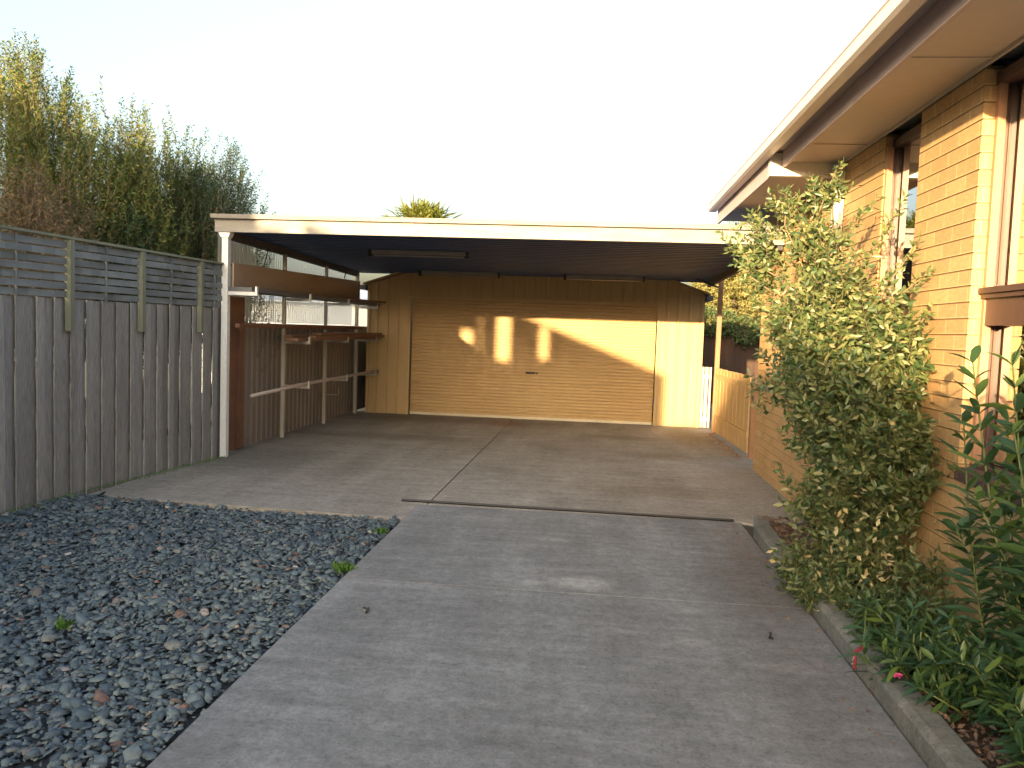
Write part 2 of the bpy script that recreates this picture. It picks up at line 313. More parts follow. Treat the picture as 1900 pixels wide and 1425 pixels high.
# kerb
b = MB()
kp = [(1.31, -12), (1.31, 3.0), (1.315, 5.0), (1.30, 5.8), (1.325, 6.55), (1.40, 6.95), (1.50, 7.08)]
prof = [(0, -.1), (.0, .075), (.012, .092), (.03, .1), (.115, .1), (.128, .09), (.13, -.1)]
vs = []
for i, (x, y) in enumerate(kp):
    a = Vector(kp[max(i-1, 0)]); c = Vector(kp[min(i+1, len(kp)-1)]); t = (c-a).normalized(); nx, ny = t.y, -t.x
    zz = .0 if i < len(kp)-2 else (-.02 if i == len(kp)-2 else -.07)
    vs += [(x+nx*u, y+ny*u, v+(zz if v > 0 else 0)) for u, v in prof]
k = len(prof); fs = [(i*k+j, i*k+(j+1) % k, (i+1)*k+(j+1) % k, (i+1)*k+j) for i in range(len(kp)-1) for j in range(k)]
fs += [tuple(range(k)), tuple((len(kp)-1)*k+j for j in range(k))]
b.add(vs, fs); tag(b.build('kerb', M['kerb'], loc=(1.31, 4, 0), smooth=False), 'low mossy concrete garden kerb curving round the far end of the planting bed', 'kerb')
# garden bed
nx, ny = 14, 160
X = np.linspace(1.40, 1.955, nx); Y = np.linspace(-12, 6.90, ny); GX, GY = np.meshgrid(X, Y)
GZ = .05 + .03*np.sin(GX*9+GY*3)*.5 + rng.normal(0, .008, GX.shape)
V = np.c_[GX.ravel(), GY.ravel(), GZ.ravel()]
Fc = np.array([(j*nx+i, j*nx+i+1, (j+1)*nx+i+1, (j+1)*nx+i) for j in range(ny-1) for i in range(nx-1)])
struct(arr_mesh('garden_bed', V, Fc, M['soil']))
b = MB(); b.add([(-6, -12, -.045), (-1.49, -12, -.045), (-1.49, 6.45, -.045), (-6, 6.75, -.045)], [(0, 1, 2, 3)])
struct(b.build('gravel_base', M['gravelbase']))

# slate chips: one stuff mesh of flat angular stones
def chips(n, x0, x1, y0, y1, smin, smax, zlo, zhi, keep):
    P = np.c_[rng.uniform(x0, x1, n), rng.uniform(y0, y1, n)]; P = P[keep(P)]; n = len(P)
    s = smin+(smax-smin)*rng.random(n)**2.2; k = 5
    ang = np.sort(rng.uniform(0, 2*np.pi, (n, k)), axis=1)*.45 + (np.arange(k)*2*np.pi/k)*.55
    rad = rng.uniform(.55, 1.1, (n, k))
    el = rng.uniform(.55, 1, n)[:, None]
    th = rng.uniform(0, 2*np.pi, n)[:, None]
    ux, uy = rad*np.cos(ang), rad*np.sin(ang)*el
    bx, by = ux*np.cos(th)-uy*np.sin(th), ux*np.sin(th)+uy*np.cos(th)
    h = s*rng.uniform(.15, .42, n)
    tx, ty = rng.normal(0, .27, n), rng.normal(0, .27, n)
    z0 = rng.uniform(zlo, zhi, n)
    top = np.stack([bx*.82, by*.82, np.ones_like(bx)], -1); bot = np.stack([bx, by, -np.ones_like(bx)], -1)
    V = np.concatenate([top, bot], 1); V[..., 0] *= s[:, None]; V[..., 1] *= s[:, None]; V[..., 2] *= h[:, None]/2
    V[..., 2] += tx[:, None]*V[..., 0] + ty[:, None]*V[..., 1] + z0[:, None]
    V[..., 0] += P[:, 0][:, None]; V[..., 1] += P[:, 1][:, None]
    V[..., 2] += .014*np.sin(V[..., 0]*2.1+1)*np.sin(V[..., 1]*1.7)
    tri = [(0, i, i+1) for i in range(1, k-1)]
    side = []
    for i in range(k):
        j = (i+1) % k; side += [(i, k+i, k+j), (i, k+j, j)]
    T = np.array(tri+side)
    F = (T[None] + (np.arange(n)*2*k)[:, None, None]).reshape(-1, 3)
    return V.reshape(-1, 3), F
def kp_(P):
    yl = 6.42+(-1.5-P[:, 0])*.069
    xl = -4.25-.12*(8.8-P[:, 1])
    jit = rng.uniform(0, .04, len(P))
    return (P[:, 1] < yl-.015-jit*.5) & (P[:, 0] > xl+.03) & (P[:, 0] < -1.525)
Va, Fa = chips(34000, -5.1, -1.5, 1.8, 6.7, .012, .036, -.036, -.006, kp_)
Vb, Fb = chips(2600, -5.1, -1.5, 1.8, 6.7, .022, .058, -.015, .002, kp_)
o = arr_mesh('slate_gravel', np.r_[Va, Vb], np.r_[Fa, Fb+len(Va)], M['stone'], loc=(-3, 4.5, 0)); tag(o, 'blue-grey slate chips filling the bed beside the driveway', 'gravel', kind='stuff')

# ------------------------------------------------------------ leaves
def unit(a): return a/np.maximum(np.linalg.norm(a, axis=-1, keepdims=True), 1e-9)
def leafset(pos, d, L, Wd, fold=.25, curve=0.):
    """folded 4-vertex leaves"""
    n = len(pos); d = unit(d); rnd = unit(rng.normal(size=(n, 3))); s = unit(np.cross(d, rnd)); up = np.cross(s, d)
    L = L[:, None]; Wd = Wd[:, None]
    base = pos; tip = pos+d*L - up*L*curve; mid = pos+d*L*.48
    l = mid+s*Wd*.5+up*Wd*fold; r = mid-s*Wd*.5+up*Wd*fold
    V = np.stack([base, l, tip, r], 1).reshape(-1, 3); i = np.arange(n)*4
    F = np.concatenate([np.stack([i, i+1, i+2], 1), np.stack([i, i+2, i+3], 1)]); return V, F
def longleaf(pos, d, L, Wd, droop):
    n = len(pos); d = unit(d); rnd = np.tile([[0, 0, 1.]], (n, 1))+rng.normal(size=(n, 3))*.35
    s = unit(np.cross(d, rnd)); up = unit(np.cross(s, d)); L = L[:, None]; Wd = Wd[:, None]; dr = droop[:, None]
    pts = []
    ts = [0, .25, .55, .82, 1]; ws = [.15, .8, 1, .6, .03]
    for t, w_ in zip(ts, ws):
        c = pos+d*L*t; c = c+np.array([[0, 0, -1.]])*dr*L*t*t
        pts += [c+s*Wd*w_*.5+up*Wd*.12*w_, c-up*Wd*.06*w_, c-s*Wd*w_*.5+up*Wd*.12*w_]
    V = np.stack(pts, 1).reshape(-1, 3); i = (np.arange(n)*15)[:, None]; F = []
    for k in range(4):
        for j in (0, 1): F.append(i+np.array([[3*k+j, 3*k+j+1, 3*k+j+4, 3*k+j+3]]))
    return V, np.concatenate(F)
class Bag:
    def __init__(s): s.V = []; s.F = []; s.n = 0
    def add(s, VF):
        V, F = VF; s.V.append(V); s.F.append(F+s.n); s.n += len(V)
    def build(s, *a, **k): return arr_mesh(a[0], np.concatenate(s.V), np.concatenate(s.F), *a[1:], **k)
def ribbon_tubes(starts, ends, bend, r0):
    """3-sided tapering twigs, 3 segments"""
    n = len(starts); d = ends-starts; L = np.linalg.norm(d, axis=1)[:, None]; t = unit(d); a = unit(np.cross(t, rng.normal(size=(n, 3)))); c = np.cross(t, a)
    rings = []
    for k in range(4):
        u = k/3; p = starts+d*u+bend*(u*(1-u))*1.0; rr = r0[:, None]*(1-.75*u)
        for j in range(3): rings.append(p+(a*math.cos(2.094*j)+c*math.sin(2.094*j))*rr)
    V = np.stack(rings, 1).reshape(-1, 3); i = (np.arange(n)*12)[:, None]; F = []
    for k in range(3):
        for j in range(3): F.append(i+np.array([[3*k+j, 3*k+(j+1) % 3, 3*k+3+(j+1) % 3, 3*k+3+j]]))
    return V, np.concatenate(F)
def sprays(centers, dirs, tl, nl, L, Wd, clip=None, droop=.0, spread=.9):
    """twigs with spiralling leaves; returns leaf VF and twig VF"""
    n = len(centers); dirs = unit(dirs); ln = tl[:, None]; st = centers-dirs*ln*.5; en = centers+dirs*ln*.5
    bend = rng.normal(size=(n, 3))*ln*.35
    u = (np.arange(nl)+rng.random((n, nl)))/nl
    P = st[:, None]+(en-st)[:, None]*u[..., None]+bend[:, None]*(u*(1-u))[..., None]
    ph = rng.uniform(0, 6.28, (n, 1))+np.arange(nl)*2.4
    a = unit(np.cross(dirs, rng.normal(size=(n, 3)))); c = np.cross(dirs, a)
    rad = a[:, None]*np.cos(ph)[..., None]+c[:, None]*np.sin(ph)[..., None]
    D = dirs[:, None]*(1-spread*.6)+rad*spread; D[..., 2] -= droop; D += rng.normal(size=D.shape)*.15
    P = P.reshape(-1, 3); D = D.reshape(-1, 3)
    LL = L*rng.uniform(.65, 1.2, len(P)); WW = Wd*rng.uniform(.75, 1.2, len(P))
    if clip is not None:
        k = clip(P+unit(D)*LL[:, None]); P, D, LL, WW = P[k], D[k], LL[k], WW[k]
    return leafset(P, D, LL, WW), ribbon_tubes(st, en, bend, np.minimum(tl*.006, .0035)+.0006)
def in_blob(c, r, n, shell=.45, sq=(1, 1, 1)):
    q = unit(rng.normal(size=(n, 3)))*(shell+(1-shell)*rng.random((n, 1))**.6); return np.array(c)+q*r*np.array(sq), q

# ------------------------------------------------------------ left paling fence with slatted screen
ang = math.atan(.12)
fence = thing('paling_fence', 'weathered grey paling fence with slatted privacy screen along its top', 'fence', (fx(6), 6, 0))
b = MB(); y = -2.0; i = 0
while y < 9.0:
    wv = .103+random.uniform(-.012, .012); zt = 1.705+random.uniform(-.004, .004); off = (i % 2)*.015+random.uniform(-.002, .003); ex = -.002 if i % 2 else .022
    x = fx(y); b.box(x-.03+off, x-.018+off, y+.002-ex, y+wv+ex, -.08, zt-.004*(9-y)*0, rot=-0.0)
    y += wv+random.uniform(.001, .006)-.012*(i % 2); i += 1
for k in range(0, len(b.v)): pass
V = np.array(b.v)  # follow the boundary line
V[:, 0] = V[:, 0]
b.build('palings', M['fence'], fence)
for zz in (.35, 1.3):
    b = MB(); b.add([(fx(-2)-.08, -2, zz), (fx(-2)-.042, -2, zz), (fx(9)-.042, 9, zz), (fx(9)-.08, 9, zz), (fx(-2)-.08, -2, zz+.07), (fx(-2)-.042, -2, zz+.07), (fx(9)-.042, 9, zz+.07), (fx(9)-.08, 9, zz+.07)], [(0, 1, 2, 3), (4, 7, 6, 5), (1, 5, 6, 2), (0, 3, 7, 4), (0, 4, 5, 1), (3, 2, 6, 7)]); b.build('fence_rail', M['fpost'], fence)
ys = [-1.2, -.1, .95, 2.05, 3.2, 4.35, 5.47, 6.55, 7.47, 8.42]
for yy in ys:
    b = MB(); b.box(fx(yy)-.008, fx(yy)+.045, yy-.028, yy+.028, 1.43, 2.22-.008*(yy-5)); b.build('screen_post', M['fpost'], fence)
for a_, c_ in zip([-2]+ys, ys+[9.0]):
    if c_-a_ < .2: continue
    mid = (a_+c_)/2; b = MB()
    for r in range(7):
        zb = 1.715+r*.070; s = 1 if r % 2 else -1
        for (p, q, o1, o2) in ((a_+.03, mid, 0, .016*s), (mid, c_-.03, .016*s, 0)):
            for t in range(4):
                u0, u1 = t/4, (t+1)/4; y0 = p+(q-p)*u0; y1 = p+(q-p)*u1
                f0 = o1+(o2-o1)*math.sin(u0*math.pi/2) if o1 == 0 else o1*math.cos(u0*math.pi/2); f1 = o1+(o2-o1)*math.sin(u1*math.pi/2) if o1 == 0 else o1*math.cos(u1*math.pi/2)
                xa, xb = fx(y0)+f0+.004, fx(y1)+f1+.004; h = .056
                b.add([(xa, y0, zb), (xa+.007, y0, zb), (xb+.007, y1, zb), (xb, y1, zb), (xa, y0, zb+h), (xa+.007, y0, zb+h), (xb+.007, y1, zb+h), (xb, y1, zb+h)],
                      [(0, 1, 2, 3), (4, 7, 6, 5), (0, 4, 5, 1), (3, 2, 6, 7), (1, 5, 6, 2), (0, 3, 7, 4)])
    b.box(fx(mid)-.004, fx(mid)+.012, mid-.008, mid+.008, 1.7, 2.2); b.build('slatted_screen', M['slat'], fence)
b = MB()
for yy in np.arange(-2, 9, .25):
    z0, z1 = 2.225-.008*(yy-5), 2.225-.008*(yy-4.75); xa, xb = fx(yy), fx(yy+.25)
    b.add([(xa-.02, yy, z0), (xa+.04, yy, z0), (xb+.04, yy+.25, z1), (xb-.02, yy+.25, z1), (xa-.02, yy, z0+.022), (xa+.04, yy, z0+.022), (xb+.04, yy+.25, z1+.022), (xb-.02, yy+.25, z1+.022)],
          [(0, 1, 2, 3), (4, 7, 6, 5), (1, 5, 6, 2), (0, 3, 7, 4)])
b.build('capping_rail', M['fpost'], fence)

# far side: brown sheet fence, translucent screen, brown end board
o = MB(); pts = []
y = 9.3
prof = []
while y < 20.4: prof += [(-4.33, y), (-4.33, y+.085), (-4.315, y+.10), (-4.315, y+.13), (-4.33, y+.145)]; y += .16
o = MB(); n = len(prof); vs = [(x, yy, z) for z in (0.0, 1.52) for x, yy in prof]; o.add(vs, [(i, i+1, n+i+1, n+i) for i in range(n-1)])
o.box(-4.36, -4.335, 9.3, 20.4, 0, 1.52); o.box(-4.35, -4.30, 9.3, 20.4, 1.50, 1.545)
tag(o.build('metal_fence', M['corrfence'], loc=(-4.33, 11.5, 0)), 'brown ribbed steel fence behind the shelving posts of the carport', 'fence')
o = MB(); prof = [(-4.345+.012*math.sin(i*math.pi/3), 8.95+i*.0127) for i in range(int(5.2/.0127))]
n = len(prof); vs = [(x, yy, z) for z in (1.56, 2.52) for x, yy in prof]; o.add(vs, [(i, i+1, n+i+1, n+i) for i in range(n-1)])
tag(o.build('translucent_screen', M['poly'], loc=(-4.34, 11.5, 1.56), smooth=True), 'milky corrugated plastic screen letting daylight in under the carport roof', 'screen')
o = MB(); o.box(-4.30, -4.27, 8.93, 9.52, .02, 1.85); o.box(-4.27, -4.235, 9.32, 9.38, .02, 1.5)
tag(o.build('brown_board', M['redtimber'], loc=(-4.28, 9.1, 0)), 'upright red-brown board closing the fence just behind the white corner post', 'board')

# ------------------------------------------------------------ carport
cp = thing('carport', 'flat-roofed carport with pale fascia and dark ribbed ceiling', 'carport', (-1.2, 8.8, 0))
b = MB(); b.box(-4.31, 1.93, 8.80, 8.835, 2.56, 2.70); b.build('fascia', M['fascia'], cp)
b = MB(); b.prism([(8.745, 2.705), (8.80, 2.702), (8.835, 2.702), (8.835, 2.752), (8.735, 2.752)], 'x', -4.335, 1.93)
b.build('front_gutter', M['fascia'], cp)
def rz(y): return 2.60-.016*(y-8.8)
b = MB(); prof = []; y = 8.84
while y < 14.35: prof += [(y, 0), (y+.06, 0), (y+.075, .035), (y+.165, .035), (y+.18, 0)]; y += .18
n = len(prof); vs = [(x, yy, rz(yy)+dz) for x in (-4.29, 1.93) for yy, dz in prof]; b.add(vs, [(i, i+1, n+i+1, n+i) for i in range(n-1)])
b.add([(-4.3, 8.84, 2.70), (1.93, 8.84, 2.70), (1.93, 14.4, 2.60), (-4.3, 14.4, 2.60)], [(0, 1, 2, 3)])
b.build('roof_deck', M['deck'], cp)
for x0, x1 in ((-4.30, -4.24), (1.87, 1.925)):
    b = MB(); vs = [(x, yy, rz(yy)+dz) for x in (x0, x1) for yy in (8.84, 14.2) for dz in (-.09, .09)]
    b.add(vs, [(0, 1, 3, 2), (4, 6, 7, 5), (0, 4, 5, 1), (2, 3, 7, 6), (1, 5, 7, 3), (0, 2, 6, 4)]); b.build('side_beam', M['steel'], cp)
for i, (yy, hw, mm) in enumerate(((8.86, .037, 'whitepost'), (10.6, .023, 'ivorypost'), (12.3, .023, 'ivorypost'), (13.95, .027, 'ivorypost'))):
    b = MB(); b.box(-4.20-hw, -4.20+hw, yy-hw, yy+hw, 0, rz(yy)-.09 if i else 2.555); p = b.build('post', M[mm], cp, bevel=.004)
    if i == 0:
        q = MB(); q.prism([(-4.27, 2.555), (-4.13, 2.555), (-4.156, 2.50), (-4.244, 2.50)], 'y', 8.81, 8.91); q.build('post_cap', M[mm], cp)
b = MB(); b.box(1.955, 2.025, 13.42, 13.49, 0, rz(13.5)-.02); b.build('post', M['postbrown'], cp)
b = MB(); b.tube([(1.95, 13.46, 2.38), (1.6, 13.46, 2.5)], .018, 6); b.build('brace', M['steel'], cp)
for p_, q_ in (((-4.2, 9.9, 2.25), (-4.2, 10.05, 2.5)), ((-4.2, 13.2, 2.33), (-4.18, 13.25, 2.5))): b = MB(); b.tube([p_, q_], .009, 6); b.build('brace', M['steel'], cp)
def bracket(y, z, ln=.33):
    b = MB(); x0 = -4.20+.024; b.box(x0, x0+ln, y-.02, y+.02, z-.042, z-.002); b.box(x0+ln, x0+ln+.022, y-.02, y+.02, z-.042, z+.06)
    b.build('shelf_bracket', M['whitepost'] if z > 1.8 else M['ivorypost'], cp)
for y in (8.86, 10.6, 12.3, 13.95): bracket(y, 1.90)
for y in (10.6, 12.3, 13.95): bracket(y, 1.325)
for y in (10.6, 12.3, 13.95): bracket(y, .725)
def lamp(x0, x1, y, lab, cover=False):
    z = rz(y)
    t = thing('tube_light', lab, 'ceiling light', ((x0+x1)/2, y, z-.1), 'fluorescent lights under the carport roof')
    b = MB(); b.box(x0, x1, y-.035, y+.035, z-.045, z-.002); b.build('lamp_base', M['tube'], t)
    b = MB(); b.tube([(x0+.05, y, z-.068), (x1-.05, y, z-.068)], .014, 8); b.build('lamp_tube', M['tube'], t)
    for x in (x0, x1): b = MB(); b.box(x-.012, x+.03 if x == x0 else x+.012, y-.045, y+.045, z-.09, z-.002); b.build('end_cap', M['black'], t)
lamp(-3.03, -1.72, 10.6, 'twin-capped tube light nearest the front, on the left of the carport ceiling')
lamp(-3.0, -1.65, 13.55, 'tube light under the carport ceiling close above the garage door, left one')
lamp(-.55, .75, 13.55, 'tube light under the carport ceiling close above the garage door, right one')

# stored boards and pipes on the brackets
def plank(name, p, q, wx, hz, mat_, label, cat, n=6, sag=.0, group=None):
    b = MB(); p = Vector(p); q = Vector(q); vs = []
    for i in range(n+1):
        c = p.lerp(q, i/n); c.z -= sag*math.sin(math.pi*i/n)
        vs += [(c.x-wx/2, c.y, c.z), (c.x+wx/2, c.y, c.z), (c.x+wx/2, c.y, c.z+hz), (c.x-wx/2, c.y, c.z+hz)]
    fs = [(0, 1, 2, 3), (4*n+3, 4*n+2, 4*n+1, 4*n)]
    for i in range(n):
        for j in range(4): fs.append((4*i+j, 4*i+4+j, 4*i+4+(j+1) % 4, 4*i+(j+1) % 4))
    b.add(vs, fs); return tag(b.build(name, mat_, loc=tuple(p)), label, cat, group)
plank('long_board', (-4.02, 8.84, 1.90), (-3.96, 14.12, 1.915), .27, .05, M['greyboard'], 'long dark grey board lying flat on the top row of brackets', 'board')
plank('timber_plank', (-3.93, 12.6, 1.955), (-3.80, 14.16, 1.972), .12, .03, M['redtimber'], 'short dark plank poking past the end of the top shelf', 'board')
o = MB(); o.add([(-4.155, 8.92, 1.953), (-4.135, 8.92, 1.953), (-4.135, 13.9, 1.968), (-4.155, 13.9, 1.968), (-4.155, 8.92, 2.225), (-4.135, 8.92, 2.225), (-4.135, 13.9, 2.33), (-4.155, 13.9, 2.33)],
    [(0, 1, 2, 3), (4, 7, 6, 5), (0, 4, 5, 1), (3, 2, 6, 7), (1, 5, 6, 2), (0, 3, 7, 4)])
tag(o.build('brown_sheet', M['brownboard'], loc=(-4.145, 11.4, 1.955)), 'long brown sheet standing on edge on the top shelf of the carport', 'sheet')
plank('red_board', (-4.10, 8.95, 1.49), (-4.09, 13.9, 1.49), .05, .045, M['redtimber'], 'thin red-brown rail running the length of the side just above the middle shelf', 'board')
stk = [((-3.98, 10.3, 1.325), (-3.94, 13.9, 1.325), .2, .04, 'broad rough board at the bottom of the middle shelf stack'),
       ((-4.06, 10.4, 1.367), (-3.90, 14.05, 1.367), .12, .035, 'rough brown plank second from the bottom of the middle shelf stack'),
       ((-3.90, 10.9, 1.367), (-3.80, 14.2, 1.372), .09, .03, 'narrow brown batten along the outer edge of the middle shelf stack'),
       ((-3.95, 11.2, 1.404), (-3.84, 14.1, 1.407), .14, .03, 'splintered brown plank topping the middle shelf stack')]
for p, q, wx, hz, lab in stk: plank('timber_plank', p, q, wx, hz, M['rough_timber'], lab, 'board', group='timber stacked on the middle shelf', sag=-.008)
b = MB(); b.tube([(-3.895, 8.9, .712), (-3.88, 10.6, .748), (-3.865, 12.3, .75), (-3.85, 14.1, .775)], .022, 10); 
tag(b.build('long_pipe', M['pipe'], loc=(-3.9, 8.9, .71), smooth=True), 'pale round pipe on the lowest brackets, its open end reaching toward the front', 'pipe')
b = MB(); b.tube([(-3.96, 10.0, .735), (-3.95, 12.3, .742), (-3.84, 14.15, .745)], .017, 8)
tag(b.build('long_pipe', M['pipe2'], loc=(-3.96, 10.0, .73), smooth=True), 'brown thin pipe lying behind the pale pipe on the lowest brackets', 'pipe')
b = MB(); b.tube([(-4.29, 12.3, .47), (-3.99, 12.3, .46), (-3.965, 12.3, .475), (-3.965, 12.3, .55)], .006, 6)
tag(b.build('wire_hook', M['ivorypost'], loc=(-4.2, 12.3, .47), smooth=True), 'thin bent wire hook sticking out from the brown steel fence', 'hook')

# ------------------------------------------------------------ garage
ga = thing('garage', 'beige ribbed-steel garage with wide roller door at the back of the carport', 'garage', (-1.1, 14.2, 0))
def ribbed(b, x0, x1, z0, z1f, y=14.2):
    x = x0; prof = []
    while x < x1-.01:
        for dx, dy in ((0, 0), (.125, 0), (.135, -.02), (.165, -.02), (.175, 0)):
            if x+dx <= x1: prof.append((x+dx, y+dy))
        x += .19
    prof.append((x1, y)); n = len(prof)
    vs = [(px, py, z0) for px, py in prof]+[(px, py, z1f(px)) for px, py in prof]; b.add(vs, [(i, i+1, n+i+1, n+i) for i in range(n-1)])
def gable(x): return 2.30+min(x+4.06, 1.86-x)*.33
b = MB(); ribbed(b, -4.05, -3.3, 0, gable); b.build('wall_panel', M['clad'], ga)
b = MB(); ribbed(b, 1.07, 1.83, 0, gable); b.build('wall_panel', M['clad'], ga)
b = MB(); ribbed(b, -3.3, 1.07, 2.09, gable, 14.203); b.build('gable_panel', M['clad'], ga)
parts('door_trim', [(-3.335, -3.285, 14.165, 14.23, 0, 2.12), (1.055, 1.10, 14.165, 14.23, 0, 2.12), (-3.285, 1.055, 14.172, 14.23, 2.075, 2.125)], M['clad'], ga)
parts('corner_trim', [(-4.075, -4.03, 14.17, 14.23, 0, 2.29), (1.80, 1.845, 14.17, 14.23, 0, 2.28)], M['clad'], ga)
b = MB(); prof = []
nr = 36; ph = 2.05/nr
for i in range(nr*6+1): prof.append((14.262-.009*max(-.35, math.sin(i/6*2*math.pi))*1.2, .035+i*ph/6))
n = len(prof); vs = [(x, yy, z) for x in (-3.27, 1.04) for yy, z in prof]; b.add(vs, [(i, i+1, n+i+1, n+i) for i in range(n-1)])
dr = b.build('roller_door', M['door'], ga)
b = MB(); b.box(-3.27, 1.04, 14.225, 14.265, .004, .045); b.build('bottom_rail', M['doorrail'], dr)
b = MB(); b.box(-1.20, -1.03, 14.23, 14.25, .81, .845); b.tube([(-1.18, 14.215, .83), (-1.05, 14.215, .83)], .012, 6); b.box(-1.02, -.985, 14.235, 14.25, .81, .84); b.build('handle', M['black'], dr)
parts('side_wall', [(-4.05, -4.0, 14.235, 20.5, 0, 2.3), (1.80, 1.83, 14.235, 20.5, 0, 2.28), (-4.0, 1.80, 20.45, 20.5, 0, 2.3)], M['clad'], ga)
r0 = 2.30+2.96*.33
for a_, c_ in (((-4.15, 2.29), (-1.1, r0+.02)), ((1.93, 2.28), (-1.099, r0+.02))):
    b = MB(); b.add([(a_[0], 14.1, a_[1]), (c_[0], 14.1, c_[1]), (c_[0], 20.6, c_[1]), (a_[0], 20.6, a_[1]), (a_[0], 14.1, a_[1]+.03), (c_[0], 14.1, c_[1]+.03), (c_[0], 20.6, c_[1]+.03), (a_[0], 20.6, a_[1]+.03)],
          [(0, 1, 2, 3), (4, 7, 6, 5), (0, 4, 5, 1), (3, 2, 6, 7), (1, 5, 6, 2), (0, 3, 7, 4)]); b.build('roof', M['clad'], ga)
parts('gutter', [(1.86, 1.97, 14.09, 20.6, 2.19, 2.27), (-4.2, -4.09, 14.095, 20.6, 2.2, 2.28)], M['greyboard'], ga)

# ------------------------------------------------------------ pickets, gate, posts, back fence
pk = thing('picket_panel', 'narrow cream picket panel between garage corner and brown post', 'fence', (1.9, 14.0, 0))
for x in (1.845, 1.905, 1.968): b = MB(); wv = .016 if x != 1.905 else .026; b.box(x-wv, x+wv, 13.97, 13.99, .03, 1.06); b.build('picket', M['picket'], pk)
parts('rail', [(1.83, 1.99, 13.995, 14.03, .14, .20), (1.83, 1.99, 13.995, 14.03, .86, .93)], M['picket'], pk)
gt = thing('side_gate', 'honey-coloured paling gate hung on the brown carport post', 'gate', (2.0, 12.2, 0))
b = MB(); n = 19
for i in range(n):
    y0 = 13.38-i*.127; x = 1.99+(13.38-y0)*.035; b.box(x-.01+(i % 2)*.004, x+.008+(i % 2)*.004, y0-.122, y0, .04, 1.07+random.uniform(-.006, .006), rot=.035)
b.build('gate_paling', M['gate'], gt)
for z in (.25, .9): b = MB(); b.box(2.01, 2.05, 10.98, 13.38, z, z+.07, rot=.035); b.build('gate_rail', M['gate'], gt)
o = MB(); o.box(2.06, 2.12, 10.75, 10.85, 0, .98); o.box(2.05, 2.13, 10.74, 10.86, .98, 1.0)
tag(o.build('gate_post', M['postbrown'], loc=(2.09, 10.8, 0)), 'short brown gate post at the near end of the honey-coloured gate', 'post')
o = MB(); o.box(2.03, 2.10, 10.25, 10.32, 0, 1.30); o.prism([(2.015, 1.30), (2.115, 1.30), (2.09, 1.34), (2.04, 1.34)], 'y', 10.235, 10.335)
tag(o.build('capped_post', M['gate'], loc=(2.06, 10.28, 0)), 'pale capped timber post tucked against the far brick corner of the house', 'post')
bf = thing('boundary_fence', 'dark brown paling fence at the end of the side passage', 'fence', (3, 19.6, 0))
b = MB(); x = 1.7; i = 0
while x < 9.5: b.box(x, x+.12, 19.6+(i % 2)*.012, 19.62+(i % 2)*.012, -.05, 1.85+random.uniform(-.01, .01)); x += .115; i += 1
b.build('palings', M['darkfence'], bf)
parts('fence_rail', [(1.7, 9.5, 19.65, 19.7, .4, .47), (1.7, 9.5, 19.65, 19.7, 1.5, 1.57)], M['darkfence'], bf)

# ------------------------------------------------------------ house
ho = thing('brick_house', 'low tan-brick house with brown timber windows and deep boarded eaves', 'house', (2.2, 5, 0))
def bricks(b, y0, y1, z0, z1, x=1.95):
    zt = math.floor(z0/.086)*.086
    while zt < z1-.02:
        a_, c_ = max(zt, z0), min(zt+.077, z1); b.box(x, x+.11, y0, y1, a_, c_, 0)
        zt += .086
    b.box(x+.0065, x+.108, y0+.006, y1-.006, z0, z1, 1)
b = MB()
for (y0, y1, z0, z1) in ((4.5, 5.32, .0, 3.02), (5.95, 7.5, 0, 3.02), (7.5, 8.2, 0, 1.95), (8.2, 9.9, 0, 2.96), (5.32, 5.95, 0, .93), (2.3, 4.5, 0, .86), (1.2, 2.3, 0, 3.02), (-.9, 1.2, 0, .86), (-3, -.9, 0, 3.02)): bricks(b, y0, y1, z0, z1)
b.build('wall', [M['brick'], M['brickcore']], ho)
b = MB(); b.box(1.96, 6.5, 9.905, 9.95, 0, 2.96); b.box(2.06, 2.16, 4.52, 5.30, 0, 3.05, 0); b.box(2.06, 2.16, 5.97, 7.48, 0, 3.05); b.box(2.06, 2.16, 8.22, 9.88, 0, 3.05); b.box(2.06, 2.16, 7.48, 8.22, 0, 1.94)
b.box(2.06, 2.16, 1.22, 2.28, 0, 3.05); b.box(2.06, 2.16, 2.28, 4.52, 0, .86); b.box(2.06, 2.16, 5.3, 5.97, 0, .92); b.box(2.06, 2.16, -3, -.92, 0, 3.05); b.box(2.06, 2.16, -.92, 1.22, 0, .86)
b.box(5.0, 5.05, -3, 9.9, 0, 3.05); b.box(2.06, 8.5, -3.05, -3, 0, 3.05); b.box(2.16, 5, -3, 9.9, -.02, .35); b.box(8.5, 8.6, -3, 9.95, 0, 3.05); b.box(2.0, 8.6, -3, 9.9, 3.06, 3.08)
b.build('inner_wall', M['plaster'], ho)
